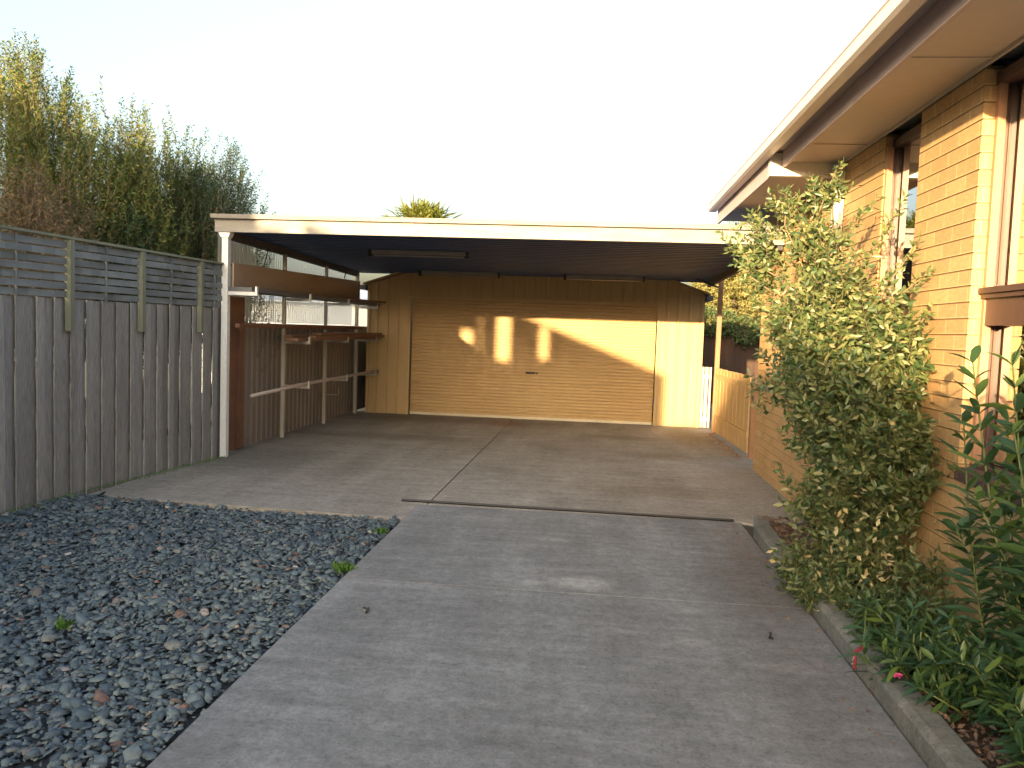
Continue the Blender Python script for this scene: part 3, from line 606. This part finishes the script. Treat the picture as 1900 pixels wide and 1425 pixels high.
def window(y0, y1, z0, tr=True, top=2.98, dx=0):
    b = MB()
    fm = MB()
    for yy, s in ((y1, -1), (y0, 1)):
        def bx(m_, xa, xb, d): m_.box(xa, xb, min(yy, yy+s*d), max(yy, yy+s*d), z0, top)
        bx(b, 2.052-dx, 2.078-dx, .012)
    b.box(2.01, 2.14, y0, y1, z0-.01, z0+.05)
    b.box(2.005, 2.14, y0, y1, top-.06, top)
    wn = b.build('window', M['timber'], ho)
    for yy, s in ((y1, -1), (y0, 1)):
        for nm, xa, xb, d0, d1, zlo, mm in (('jamb', 2.012-dx, 2.052-dx, 0, .03, z0, 'timber2'), ('sash_frame', 2.074-dx, 2.10-dx, 0, .022, z0+.05, 'timber')):
            q = MB(); q.box(xa, xb, min(yy+s*d0, yy+s*d1), max(yy+s*d0, yy+s*d1), zlo, top-.06); q.build(nm, M[mm], wn)
    if tr:
        b = MB(); b.box(1.985, 2.13, y0+.012, y1-.012, 1.845, 1.875); b.box(2.0, 2.13, y0+.012, y1-.012, 1.82, 1.845); b.box(2.02, 2.12, y0+.012, y1-.012, 1.68, 1.82); b.build('transom', M['timber'], wn)
    b = MB(); b.box(2.086-dx, 2.090-dx, y0+.022, y1-.022, z0+.05, top-.06); b.build('pane', M['glass'], wn)
    return wn
w1 = window(2.3, 4.5, .90); window(5.32, 5.95, .94, dx=.052); window(7.5, 8.2, 1.96, False); window(-.9, 1.2, .90)
b = MB(); b.prism([(1.935, .86), (2.06, .90), (2.06, .955), (1.935, .90)], 'y', 2.3, 4.5)
for yy in np.arange(2.36, 4.5, .075): b.box(1.93, 2.05, yy, yy+.008, .87, .93)
b.build('sill', M['brick_dark'], ho)
b = MB(); prof = []
for i in range(90): prof.append((2.20+.02*math.sin(i*1.1), 2.5+i*.0185))
n = len(prof); b.add([(x, y, z) for z in (.92, 1.62) for x, y in prof], [(i, i+1, n+i+1, n+i) for i in range(n-1)])
b.build('curtain', M['curtain'], w1)
# eaves
parts('soffit', [(1.495, 1.95, -3.0, 6.94, 3.03, 3.045), (1.41, 1.95, 7.03, 9.92, 2.95, 2.965)], M['soffit'], ho)
parts('soffit_bead', [(1.50, 1.934, yy, yy+.012, 3.024, 3.0295) for yy in (.1, 2.4, 4.4, 6.3)]+[(1.935, 1.949, -3, 6.94, 3.01, 3.0295)], M['soffit'], ho)
parts('fascia', [(1.47, 1.495, -3, 6.94, 2.985, 3.11), (1.385, 1.41, 7.03, 9.92, 2.915, 3.08)], M['fasciapink'], ho)
b = MB(); b.box(1.375, 1.95, 6.945, 7.025, 2.915, 3.10); b.build('eave_beam', M['cream'], ho)
b = MB(); b.prism([(1.28, 3.075), (1.30, 3.06), (1.37, 3.06), (1.375, 3.15), (1.372, 3.15), (1.367, 3.066), (1.303, 3.066), (1.287, 3.08), (1.290, 3.150), (1.278, 3.155), (1.272, 3.145), (1.279, 3.138)], 'y', -3.1, 9.97); b.build('gutter', M['gutter'], ho)
b = MB(); b.box(1.36, 1.96, -3, 9.93, 3.115, 3.13); b.build('eave_lining', M['fasciapink'], ho)
b = MB(); b.add([(1.33, -3.1, 3.16), (5.3, -3.1, 4.3), (5.3, 9.98, 4.3), (1.33, 9.98, 3.16), (9.3, -3.1, 3.16), (9.3, 9.98, 3.16), (1.33, -3.1, 3.135), (1.33, 9.98, 3.135), (9.3, 9.98, 3.135), (9.3, -3.1, 3.135)], [(0, 1, 2, 3), (1, 4, 5, 2), (0, 3, 7, 6), (3, 2, 5, 8, 7), (0, 6, 9, 4, 1)])
b.build('roof', M['tile'], ho)
b = MB(); b.box(1.87, 1.945, 6.83, 6.90, 0, 2.99); b.build('downpipe', M['cream'], ho, bevel=.006)

# ------------------------------------------------------------ small things on the ground
b = MB(); b.add([], []); pts = [(-1.67, 7.05), (-.9, 7.035), (0, 7.02), (.7, 7.0), (1.24, 6.985)]
b.tube([(x, y, .014) for x, y in pts], .013, 6); tag(b.build('rubber_strip', M['black'], loc=(-.2, 7.02, 0)), 'long thin black strip lying across the driveway joint', 'strip')
b = MB(); b.add([(1.300, 3.925, .003), (1.300, 4.02, .003), (1.306, 4.03, .09), (1.306, 3.97, .09), (1.300, 3.925, .003)][:4], [(0, 1, 2, 3)])
b = MB(); b.box(1.302, 1.309, 3.938, 3.972, .002, .074); b.prism([(1.302, .074), (1.309, .074), (1.325, .096), (1.352, .1005), (1.352, .104), (1.322, .1015)], 'y', 3.938, 3.972)
rt = b.build('red_tape', M['red'], loc=(1.31, 3.96, 0)); tag(rt, 'faded red strip with pale dots stuck down the face of the kerb', 'tape')
for yy, z in ((3.96, .02), (3.952, .055), (3.962, .04)): b = MB(); b.box(1.299, 1.302, yy-.004, yy+.004, z-.004, z+.004); b.build('dot', M['whitedot'], rt)

def tuft(name, c, n, L, mm, label, cat, up=1.0):
    P = np.array(c)+rng.normal(size=(n, 3))*np.array([L*.35, L*.35, 0]); D = rng.normal(size=(n, 3))*.6; D[:, 2] = np.abs(D[:, 2])+up*.5
    return tag(arr_mesh(name, *leafset(P, D, L*rng.uniform(.5, 1.1, n), L*.3*np.ones(n)), M[mm], loc=c), label, cat)
tuft('weed', (-1.545, 4.97, -.01), 70, .07, 'lf_weed', 'bright green weed at the driveway edge beside the cross joint', 'weed')
tuft('weed', (-1.56, 5.95, -.01), 40, .06, 'lf_weed', 'small green weed in the slate near the far corner of the driveway', 'weed')
tuft('weed', (-2.60, 3.75, -.01), 30, .06, 'lf_weed', 'sparse green sprout in the middle of the slate bed', 'weed')
tuft('weed', (-4.45, 5.35, -.01), 40, .07, 'lf_weed', 'green weed in the slate near the paling fence', 'weed')
# fallen leaves on slate and soil
n = 34; P = np.c_[rng.uniform(-4.6, -1.55, n), rng.uniform(2.6, 6.4, n), rng.uniform(.004, .02, n)]; D = rng.normal(size=(n, 3)); D[:, 2] *= .25
tag(arr_mesh('leaf_litter', *leafset(P, D, rng.uniform(.02, .05, n), rng.uniform(.012, .025, n)), M['lf_litter'], loc=(-3, 4.5, 0)), 'scattered orange and brown dead leaves on the slate chips', 'leaves', kind='stuff')
n = 5200; P = np.c_[rng.uniform(1.43, 1.94, n), rng.uniform(1.5, 6.88, n), rng.uniform(.055, .10, n)]; D = rng.normal(size=(n, 3)); D[:, 2] *= .35
tag(arr_mesh('bark_mulch', *leafset(P, D, rng.uniform(.015, .05, n), rng.uniform(.01, .022, n)), M['lf_mulch'], loc=(1.7, 4.5, 0)), 'brown mulch and dead leaves covering the garden bed', 'mulch', kind='stuff')
n = 60; P = np.c_[rng.uniform(.6, 1.29, n)**1, rng.uniform(3.0, 6.9, n), np.full(n, .006)]; P[:, 0] = 1.29-.25*rng.random(n)**2; D = rng.normal(size=(n, 3)); D[:, 2] *= .15
tag(arr_mesh('leaf_litter', *leafset(P, D, rng.uniform(.012, .03, n), rng.uniform(.008, .014, n)), M['lf_litter'], loc=(1.2, 4.5, 0)), 'small dead leaves gathered along the foot of the kerb', 'leaves', kind='stuff')
for lab, n, fxy, mm in (('moss and dead leaves gathered along the foot of the paling fence', 700, lambda t: (fx(5.6+t*3.3)+.02+abs(rng.normal(0, .05)), 5.6+t*3.3), 'lf_weed'), ('green weeds and leaf scraps along the foot of the side gate', 380, lambda t: (1.98-abs(rng.normal(0, .10)), 10.6+t*2.8), 'lf_litter'), ('small leaf scraps blown against the foot of the roller door', 160, lambda t: (-4+t*5.7, 14.12-abs(rng.normal(0, .12))), 'lf_mulch')):
    P = np.array([(*fxy(rng.random()), .008) for _ in range(n)]); P = P[(P[:, 1] > 6.75) | (P[:, 0] < -4.3)]; n = len(P); D = rng.normal(size=(n, 3)); D[:, 2] = np.abs(D[:, 2])*.3
    tag(arr_mesh('leaf_litter', *leafset(P, D, rng.uniform(.012, .03, n), rng.uniform(.006, .013, n)), M[mm], loc=tuple(P[0])), lab, 'leaves', kind='stuff')
for x, y, lab in ((.982, 4.275, 'curled dark leaf alone on the driveway near the kerb'), (-1.177, 4.233, 'small dark pebble on the driveway near the slate bed')):
    P = np.array([[x, y, .012]]*5)+rng.normal(size=(5, 3))*.006; tag(arr_mesh('dark_leaf', *leafset(P, rng.normal(size=(5, 3)), np.full(5, .035), np.full(5, .022)), M['black'], loc=(x, y, 0)), lab, 'leaf')

# ------------------------------------------------------------ garden shrubs
clipw = lambda P: (P[:, 0] < 1.935) | ((P[:, 1] > 9.95))
SH = [(1.24,5.90,2.14,.27,60),(1.45,5.90,2.40,.20,32),(1.57,5.80,2.58,.10,12),(1.53,5.60,2.04,.26,45),(1.34,5.60,1.77,.28,70),(1.52,5.35,1.66,.30,80),(1.70,4.95,1.52,.25,95),
      (1.48,5.40,1.41,.29,80),(1.60,5.10,1.19,.36,150),(1.74,4.85,1.05,.24,80),(1.60,5.10,.80,.36,140),(1.66,5.00,.46,.36,140),(1.74,4.70,.33,.22,50),(1.52,5.05,.18,.22,50)]
sh = thing('flowering_shrub', 'tall loose grey-green shrub in the garden bed, its sunlit top brushing the eaves', 'shrub', (1.66, 5.15, .06))
lv = Bag(); tw = Bag(); limbs = MB(); root = Vector((1.66, 5.15, .03))
for (x, y, z, r, n) in SH:
    n = int(n*(1.2 if z > 1.55 else 2.1)); kc = max(3, int(8*r/.3)); CC, qq = in_blob((x, y, z), r*.95, kc, .45); sel = rng.integers(0, kc, n)
    C = CC[sel]+rng.normal(size=(n, 3))*r*(.24 if z > 1.55 else .3); q = unit(C-np.array([[x, y, z]]))
    D = q*.7+np.array([[-.05, -.1, .75]])+rng.normal(size=(n, 3))*.3
    a_, t_ = sprays(C, D, rng.uniform(.12, .25, n), 13, .060, .025, clipw, 0, .8); lv.add(a_); tw.add(t_)
    mid = root.lerp(Vector((x, y, z)), .5)+Vector((random.uniform(-.08, .08), random.uniform(-.08, .08), .05))
    limbs.tube([root+Vector((random.uniform(-.05, .05), random.uniform(-.05, .05), 0)), mid, (min(x, 1.9), y, z)], [.016, .011, .005], 6)
for base, tip in (((1.5, 5.7, 2.2), (1.45, 5.85, 2.66)), ((1.35, 5.8, 2.2), (1.30, 5.95, 2.56)), ((1.6, 5.4, 1.9), (1.83, 5.25, 2.40)), ((1.65, 5.3, 1.7), (1.88, 5.1, 2.15)), ((1.7, 5.2, 1.7), (1.90, 4.95, 1.98)), ((1.5, 5.6, 2.1), (1.75, 5.55, 2.47)),
                  ((1.25, 5.8, 2.0), (.98, 5.95, 2.22)), ((1.2, 5.8, 1.9), (1.02, 5.9, 2.1)), ((1.45, 5.8, 2.3), (1.58, 5.75, 2.74)), ((1.72, 5.1, 1.5), (1.9, 4.9, 1.75))):
    p, q = np.array(base), np.array(tip); k = 7; C = p+(q-p)*np.linspace(.25, 1, k)[:, None]; D = (q-p)[None]*1.5+rng.normal(size=(k, 3))*.22
    a_, t_ = sprays(C, D, rng.uniform(.08, .15, k), 9, .058, .025, clipw, 0, .7); lv.add(a_); tw.add(t_); limbs.tube([base, tuple((p+q)/2+rng.normal(size=3)*.02), tip], [.006, .005, .003], 5)
limbs.build('trunk', M['twig'], sh, smooth=True); lv.build('foliage', M['lf_shrub'], parent=sh); tw.build('twigs', M['twig'], parent=sh)
n = 170; P = np.c_[rng.normal(1.56, .14, n), rng.normal(4.75, .22, n), np.abs(rng.normal(.28, .28, n))+.05]; P = P[P[:, 0] < 1.9]; n = len(P)
arr_mesh('dead_leaf_cluster', *leafset(P, rng.normal(size=(n, 3)), rng.uniform(.03, .055, n), rng.uniform(.018, .03, n)), M['lf_cream'], parent=sh)['kind'] = 'stuff'
# low spreading plants
def low_plant(name, blobs, label, L=.05, Wd=.016, mm='lf_shrub', cat='plant', nl=12, tl=(.08, .18)):
    lv = Bag(); st = Bag(); c0 = blobs[0][:3]
    for (x, y, z, r, n) in blobs:
        C, q = in_blob((x, y, z), r, n, .2, (1, 1, .7)); C[:, 2] = np.maximum(C[:, 2], .05); D = q*.8+np.array([[-.2, -.2, .5]])+rng.normal(size=(n, 3))*.3
        a_, t_ = sprays(C, D, rng.uniform(*tl, n), nl, L, Wd, clipw, 0, .8); lv.add(a_); st.add(t_)
    base = (c0[0], c0[1], .05); t = thing(name, label, cat, base); lv.build('foliage', M[mm], parent=t); st.build('stems', M['twig'], parent=t); return t
low_plant('low_shrub', [(1.33, 4.78, .10, .12, 45), (1.43, 4.9, .14, .14, 50), (1.42, 4.62, .12, .10, 30)], 'small green shrub spilling over the kerb onto the driveway')
low_plant('low_shrub', [(1.56, 4.35, .14, .16, 60), (1.5, 4.15, .13, .11, 30), (1.72, 4.2, .2, .17, 45)], 'low mixed green plant behind the red-taped stretch of kerb', .06, .018, 'lf_ivy')
# oleander: long leaves on upright stems
def oleander(name, stems, label, L=.13, Wd=.024):
    lv = Bag(); sb = MB(); b0 = stems[0][0]; t = thing(name, label, 'shrub', (b0[0], b0[1], .05))
    for p, q, n in stems:
        p = np.array(p); q = np.array(q); bend = rng.normal(size=3)*.05
        P = lambda u: p+(q-p)*u+bend*4*u*(1-u)
        sb.tube([tuple(P(u)) for u in (0, .33, .66, 1)], [.006, .0055, .0045, .003], 6)
        u = np.repeat(np.linspace(.12, 1, n), 3); C = np.array([P(x) for x in u]); ph = np.arange(len(u))*2.094+np.repeat(np.arange(n)*1.05, 3)
        t_ = unit((q-p)[None])[0]; a = unit(np.cross(t_, [.3, 1, .1])[None])[0]; c = np.cross(t_, a)
        D = a[None]*np.cos(ph)[:, None]+c[None]*np.sin(ph)[:, None]+t_[None]*(.45+.6*u**3)[:, None]+rng.normal(size=(len(u), 3))*.12
        LL = L*rng.uniform(.75, 1.15, len(u))*(1-.35*u**4); E = C+unit(D)*LL[:, None]; k = (E[:, 0] < 1.94) & (E[:, 2] > .04)
        lv.add(longleaf(C[k], D[k], LL[k], Wd*rng.uniform(.8, 1.2, k.sum()), rng.uniform(.0, .3, k.sum())))
    lv.build('foliage', M['lf_oleander'], parent=t); sb.build('stems', M['stemgreen'], t, smooth=True); return t
oleander('oleander', [((1.80, 3.35, .05), (1.60, 3.62, 1.50), 19), ((1.82, 3.3, .05), (1.63, 3.35, 1.50), 19), ((1.82, 3.4, .05), (1.80, 3.7, 1.25), 16), ((1.8, 3.3, .05), (1.70, 3.1, 1.1), 15), ((1.8, 3.5, .05), (1.72, 3.5, 1.0), 14), ((1.76, 3.2, .05), (1.60, 3.0, .8), 12), ((1.78, 3.6, .05), (1.64, 3.75, .75), 12),
                      ((1.78, 3.4, .05), (1.86, 3.45, .9), 12), ((1.8, 3.6, .05), (1.66, 3.8, 1.22), 17), ((1.8, 3.2, .05), (1.58, 3.2, 1.25), 17), ((1.8, 3.3, .05), (1.56, 3.4, .95), 15), ((1.82, 3.1, .05), (1.66, 2.95, 1.35), 15)], 'tall oleander with long pointed leaves close to the camera at the right edge', .175, .034)
st = []
for i in range(95):
    y = rng.uniform(2.55, 3.95); x = rng.uniform(1.5, 1.85)-.12*(y > 3.5); h = rng.uniform(.12, .36); st.append(((x+.08, y, .05), (x+rng.uniform(-.14, .05), y+rng.uniform(-.1, .1), h), 8))
oleander('low_oleander', st, 'thick low clump of narrow dark green leaves along the kerb in the near corner', .125, .022)
fl = thing('pink_flower', 'single pink flower lying just inside the kerb', 'flower', (1.375, 3.6, .115))
P = np.array([[1.375, 3.6, .118]]*9); D = np.c_[np.cos(np.arange(9)*.7), np.sin(np.arange(9)*.7), np.full(9, .5)]; arr_mesh('petals', *leafset(P, D, np.full(9, .026), np.full(9, .02)), M['pink'], parent=fl)

# ------------------------------------------------------------ shrubs and trees beyond the left fence
def wispy(name, label, cx, cy, rx, ry, z0, ztop, n, mm, L=.05, Wd=.017, nl=26, lean=(0, 0), tl=(.45, 1.0), cat='tree', twm='twig', trunk=True, dens=1.0):
    t = thing(name, label, cat, (cx, cy, 0)); lv = Bag(); tw = Bag()
    kc = 16; cq = rng.normal(size=(kc, 2)); cq = cq/np.maximum(1, np.linalg.norm(cq, axis=1)/1.5)[:, None]/1.5; ch = rng.uniform(.76, 1, kc); sel = rng.integers(0, kc, n)
    q = cq[sel]+rng.normal(size=(n, 2))*.13
    x = cx+q[:, 0]*rx; y = cy+q[:, 1]*ry
    zt = z0+(ztop-z0)*(1-.42*(np.abs(q[:, 0])**1.6))*ch[sel]*(.12+.88*rng.random(n)**.72)
    ln = rng.uniform(*tl, n); C = np.c_[x+lean[0]*(zt-z0), y, zt-ln*.5]; D = np.c_[q[:, 0]*.35+rng.normal(size=n)*.12, q[:, 1]*.3+rng.normal(size=n)*.12, np.ones(n)]
    a_, t_ = sprays(C, D, ln, nl, L, Wd, None, 0, .75); lv.add(a_); tw.add(t_)
    lv.build('crown', M[mm], parent=t); tw.build('twigs', M[twm], parent=t)
    b = MB()
    for i in range(5):
        a = i*1.3; b.tube([(cx+.1*math.cos(a), cy+.1*math.sin(a), -.1), (cx+.35*rx*math.cos(a), cy+.35*ry*math.sin(a), z0*.6), (cx+.45*rx*math.cos(a), cy+.4*ry*math.sin(a), z0+(ztop-z0)*.22)], [.035, .02, .006], 6)
    b.build('trunk', M['bark'], t, smooth=True); return t
wispy('tall_shrub', 'tallest wispy yellow-green shrub beyond the fence at the far left', -6.6, 9.2, 1.3, .8, 1.7, 4.9, 1250, 'lf_tree', nl=46)
wispy('tall_shrub', 'airy grey-green shrub between the tallest one and the dark conifer-like one', -5.8, 9.6, .9, .8, 1.7, 4.6, 950, 'lf_tree', nl=42)
wispy('tall_shrub', 'dense dark green shrub beyond the fence nearest the carport', -5.1, 9.9, .8, .8, 1.5, 4.2, 1300, 'lf_dark', L=.05, Wd=.013, nl=44)
wispy('tall_shrub', 'thin dark sapling just left of the carport roof corner', -4.95, 10.9, .35, .4, 1.6, 3.45, 60, 'lf_dark', L=.04, nl=18)
wispy('dry_vine', 'brown dried creeper heaped on the fence at the far left', -6.0, 7.7, 1.0, .5, 1.5, 3.35, 900, 'lf_vine', L=.045, Wd=.018, nl=22, tl=(.3, .7), cat='vine')
wispy('tall_shrub', 'dark leafy bush low behind the slatted screen under the wispy shrubs', -5.75, 8.9, .95, .45, 1.2, 3.4, 1000, 'lf_dark', L=.06, Wd=.025, nl=20, tl=(.3, .7), cat='bush')

ws = thing('pale_shed', 'pale neighbouring shed glimpsed between the shelving and the garage', 'shed', (-7, 17.5, 0))
b = MB(); b.box(-9, -4.9, 17.5, 21, -.1, 2.05); b.build('wall', M['whitepost'], ws)
b = MB(); b.prism([(17.3, 2.06), (19.25, 2.45), (21.2, 2.06), (21.2, 2.02), (17.3, 2.02)], 'x', -9.15, -4.75); b.build('roof', M['whitepost'], ws)

# ------------------------------------------------------------ far foliage on the right and palm
def leafy_tree(name, label, blobs, mm, L, Wd, cat='tree', trunk=None, nl=14, tl=(.25, .5), clip=None):
    x0 = blobs[0]; t = thing(name, label, cat, (x0[0], x0[1], 0)); lv = Bag(); tw = Bag()
    for (x, y, z, r, n) in blobs:
        C, q = in_blob((x, y, z), r, n, .55); a_, t_ = sprays(C, q+rng.normal(size=(n, 3))*.4, rng.uniform(*tl, n), nl, L, Wd, clip, .1, .85); lv.add(a_); tw.add(t_)
    lv.build('crown', M[mm], parent=t); tw.build('twigs', M['twig'], parent=t)
    if trunk == 'none': return t
    b = MB(); tz = trunk or x0[2]
    b.tube([(x0[0], x0[1], -.1), (x0[0]+.1, x0[1], tz*.5), (x0[0], x0[1], tz)], [.16, .12, .06], 8)
    for (x, y, z, r, n) in blobs[1:]: b.tube([(x0[0], x0[1], tz*.45), ((x+x0[0])/2, (y+x0[1])/2, (z+tz*.5)/2), (x, y, z)], [.07, .05, .02], 6)
    b.build('trunk', M['bark'], t, smooth=True); return t
bl = []
for x, z, r in ((3.9, 2.7, 1.0), (3.5, 3.3, .85), (4.6, 3.6, 1.2), (5.6, 3.2, 1.2), (5.2, 4.3, .9), (4.1, 4.2, .75), (6.6, 3.4, 1.2), (3.2, 2.4, .7)): bl.append((x, 24+random.uniform(-.4, .4), z, r, int(520*r*r)))
leafy_tree('hedge_tree', 'big sunlit yellow-green tree beyond the dark fence at the end of the passage', bl, 'lf_hedge', .085, .045)
bl = [(x, 19.4, 1.85+.12*math.sin(x*3), .32, 90) for x in np.arange(2.2, 6.0, .42)]
leafy_tree('ivy_bush', 'shaded ivy growing along the top of the dark fence', bl, 'lf_ivy', .07, .045, 'bush', trunk='none', tl=(.12, .25), nl=9)
pl = thing('palm_tree', 'spiky sunlit palm top rising behind the carport roof', 'palm', (-5.5, 25, 0))
b = MB(); b.tube([(-5.45, 25, -.1), (-5.5, 25, 2.5), (-5.5, 25, 4.75)], [.2, .16, .14], 10); b.build('trunk', M['bark'], pl, smooth=True)
lv = Bag(); n = 420
th = rng.uniform(0, 6.28, n); e = rng.uniform(.02, 1.35, n); c = np.c_[-5.5+rng.normal(0, .3, n), 25+rng.normal(0, .15, n), 4.85+rng.normal(0, .05, n)]
D = np.c_[np.cos(th)*np.cos(e), np.sin(th)*np.cos(e), np.sin(e)]; lv.add(longleaf(c, D, rng.uniform(.75, 1.2, n)*(1-.2*np.sin(e)), np.full(n, .06), rng.uniform(.05, .35, n)))
lv.build('crown', M['lf_palm'], parent=pl)

# ------------------------------------------------------------ unseen objects added behind the camera to cast shade into view
c, s = math.cos(AZ), math.sin(AZ); O = Vector((-5.28, -6, 0))
def S(u, v, z): return (O.x-u*c-v*s, O.y+u*s-v*c, z)   # u: leftwards across the sun, v: towards the sun
caster = thing('shadow_caster_screen', 'unseen gable-shaped board screen added behind the viewpoint to shape the sunlight', 'shed', (-6.5, -7, 0))  # added shadow caster; outline and openings shape the sun on the garage door
def quadbox(b, u0, u1, v0, v1, zf0, zf1):
    vs = [S(u, v, f(u)) for f in (zf0, zf1) for v in (v0, v1) for u in (u0, u1)]
    b.add(vs, [(0, 2, 3, 1), (4, 5, 7, 6), (0, 1, 5, 4), (2, 6, 7, 3), (0, 4, 6, 2), (1, 3, 7, 5)])
rf = lambda u: 3.72+u*.357 if u < 2.84 else (4.57 if u < 3.135 else 5.4)  # stepped top edge set by where shade falls on door and fascia
z_ = lambda v: (lambda u: v)
b = MB()
quadbox(b, 0, 2.0, 0, .04, z_(-.1), rf)
quadbox(b, 2.0, 2.12, 0, .04, z_(-.1), z_(3.84)); quadbox(b, 2.0, 2.12, 0, .04, z_(4.40), rf)  # slot cut to let a bright slit of sun onto the door
quadbox(b, 2.12, 2.64, 0, .04, z_(-.1), rf); quadbox(b, 2.64, 2.84, 0, .04, z_(-.1), z_(3.76))
quadbox(b, 2.845, 3.13, 0, .04, z_(-.1), rf); quadbox(b, 3.14, 3.28, 0, .04, z_(-.1), rf)
quadbox(b, 3.28, 3.46, 0, .04, z_(-.1), z_(4.0)); quadbox(b, 3.28, 3.46, 0, .04, z_(4.25), rf); quadbox(b, 3.46, 5.3, 0, .04, z_(-.1), rf)  # hole cut for a small sun spot on the door
b.build('wall', M['darkfence'], caster)
for ua in (0, 5.25): b = MB(); quadbox(b, ua, ua+.05, .04, 3.0, z_(-.1), z_(3.70)); b.build('side_wall', M['darkfence'], caster)
leafy_tree('shadow_caster_tree', 'unseen broad tree added behind the viewpoint to block the sun at the left', [(-12.6, -8, 3.6, 1.7, 900), (-12.3, -8.2, 5.0, 1.2, 500), (-14.2, -8.5, 4.4, 2.0, 900), (-16.5, -9, 5.0, 2.2, 800)], 'lf_dark', .22, .16)  # added out of view to block sun on the left side
def hedge(name, label, prof, y, th=1.2):
    t = thing(name, label, 'hedge', (prof[0][0], y, 0)); b = MB(); n = len(prof)
    vs = []
    for yy in (y, y-th): vs += [(x, yy, -.1) for x, z in prof]+[(x, yy, z-.15) for x, z in prof]
    fs = []
    for k in (0, 2*n): fs += [(k+i, k+i+1, k+n+i+1, k+n+i) for i in range(n-1)]
    fs += [(n+i, n+i+1, 3*n+i+1, 3*n+i) for i in range(n-1)]+[(0, n, 3*n, 2*n), (n-1, 2*n-1, 4*n-1, 3*n-1)]
    b.add(vs, fs); b.build('stems', M['bark'], t); lv = Bag()  # solid core keeps the added hedge opaque
    for (xa, za), (xb, zb) in zip(prof[:-1], prof[1:]):
        m_ = max(20, int(abs(xb-xa)*420)); u = rng.random(m_); C = np.c_[xa+(xb-xa)*u, y-rng.random(m_)*th, (za+(zb-za)*u)-np.abs(rng.normal(0, .14, m_))]
        lv.add(leafset(C, rng.normal(size=(m_, 3))+[0, 0, .6], rng.uniform(.12, .22, m_), rng.uniform(.07, .12, m_)))
    lv.build('foliage', M['lf_dark'], parent=t)
hedge('shadow_caster_hedge', 'unseen uneven hedge added behind the viewpoint, its outline shaped to shade the drive', [(-13, 4.0), (-8.2, 4.0), (-7.35, 4.0), (-7.1, 4.35), (-6.8, 4.75), (-6.3, 4.68), (-5.4, 4.35), (-4.4, 3.95), (-3, 3.75), (-1, 3.7), (2, 3.9), (9, 3.9), (16, 4.2)], -15)  # added shadow caster; top profile sets the edge of the shade
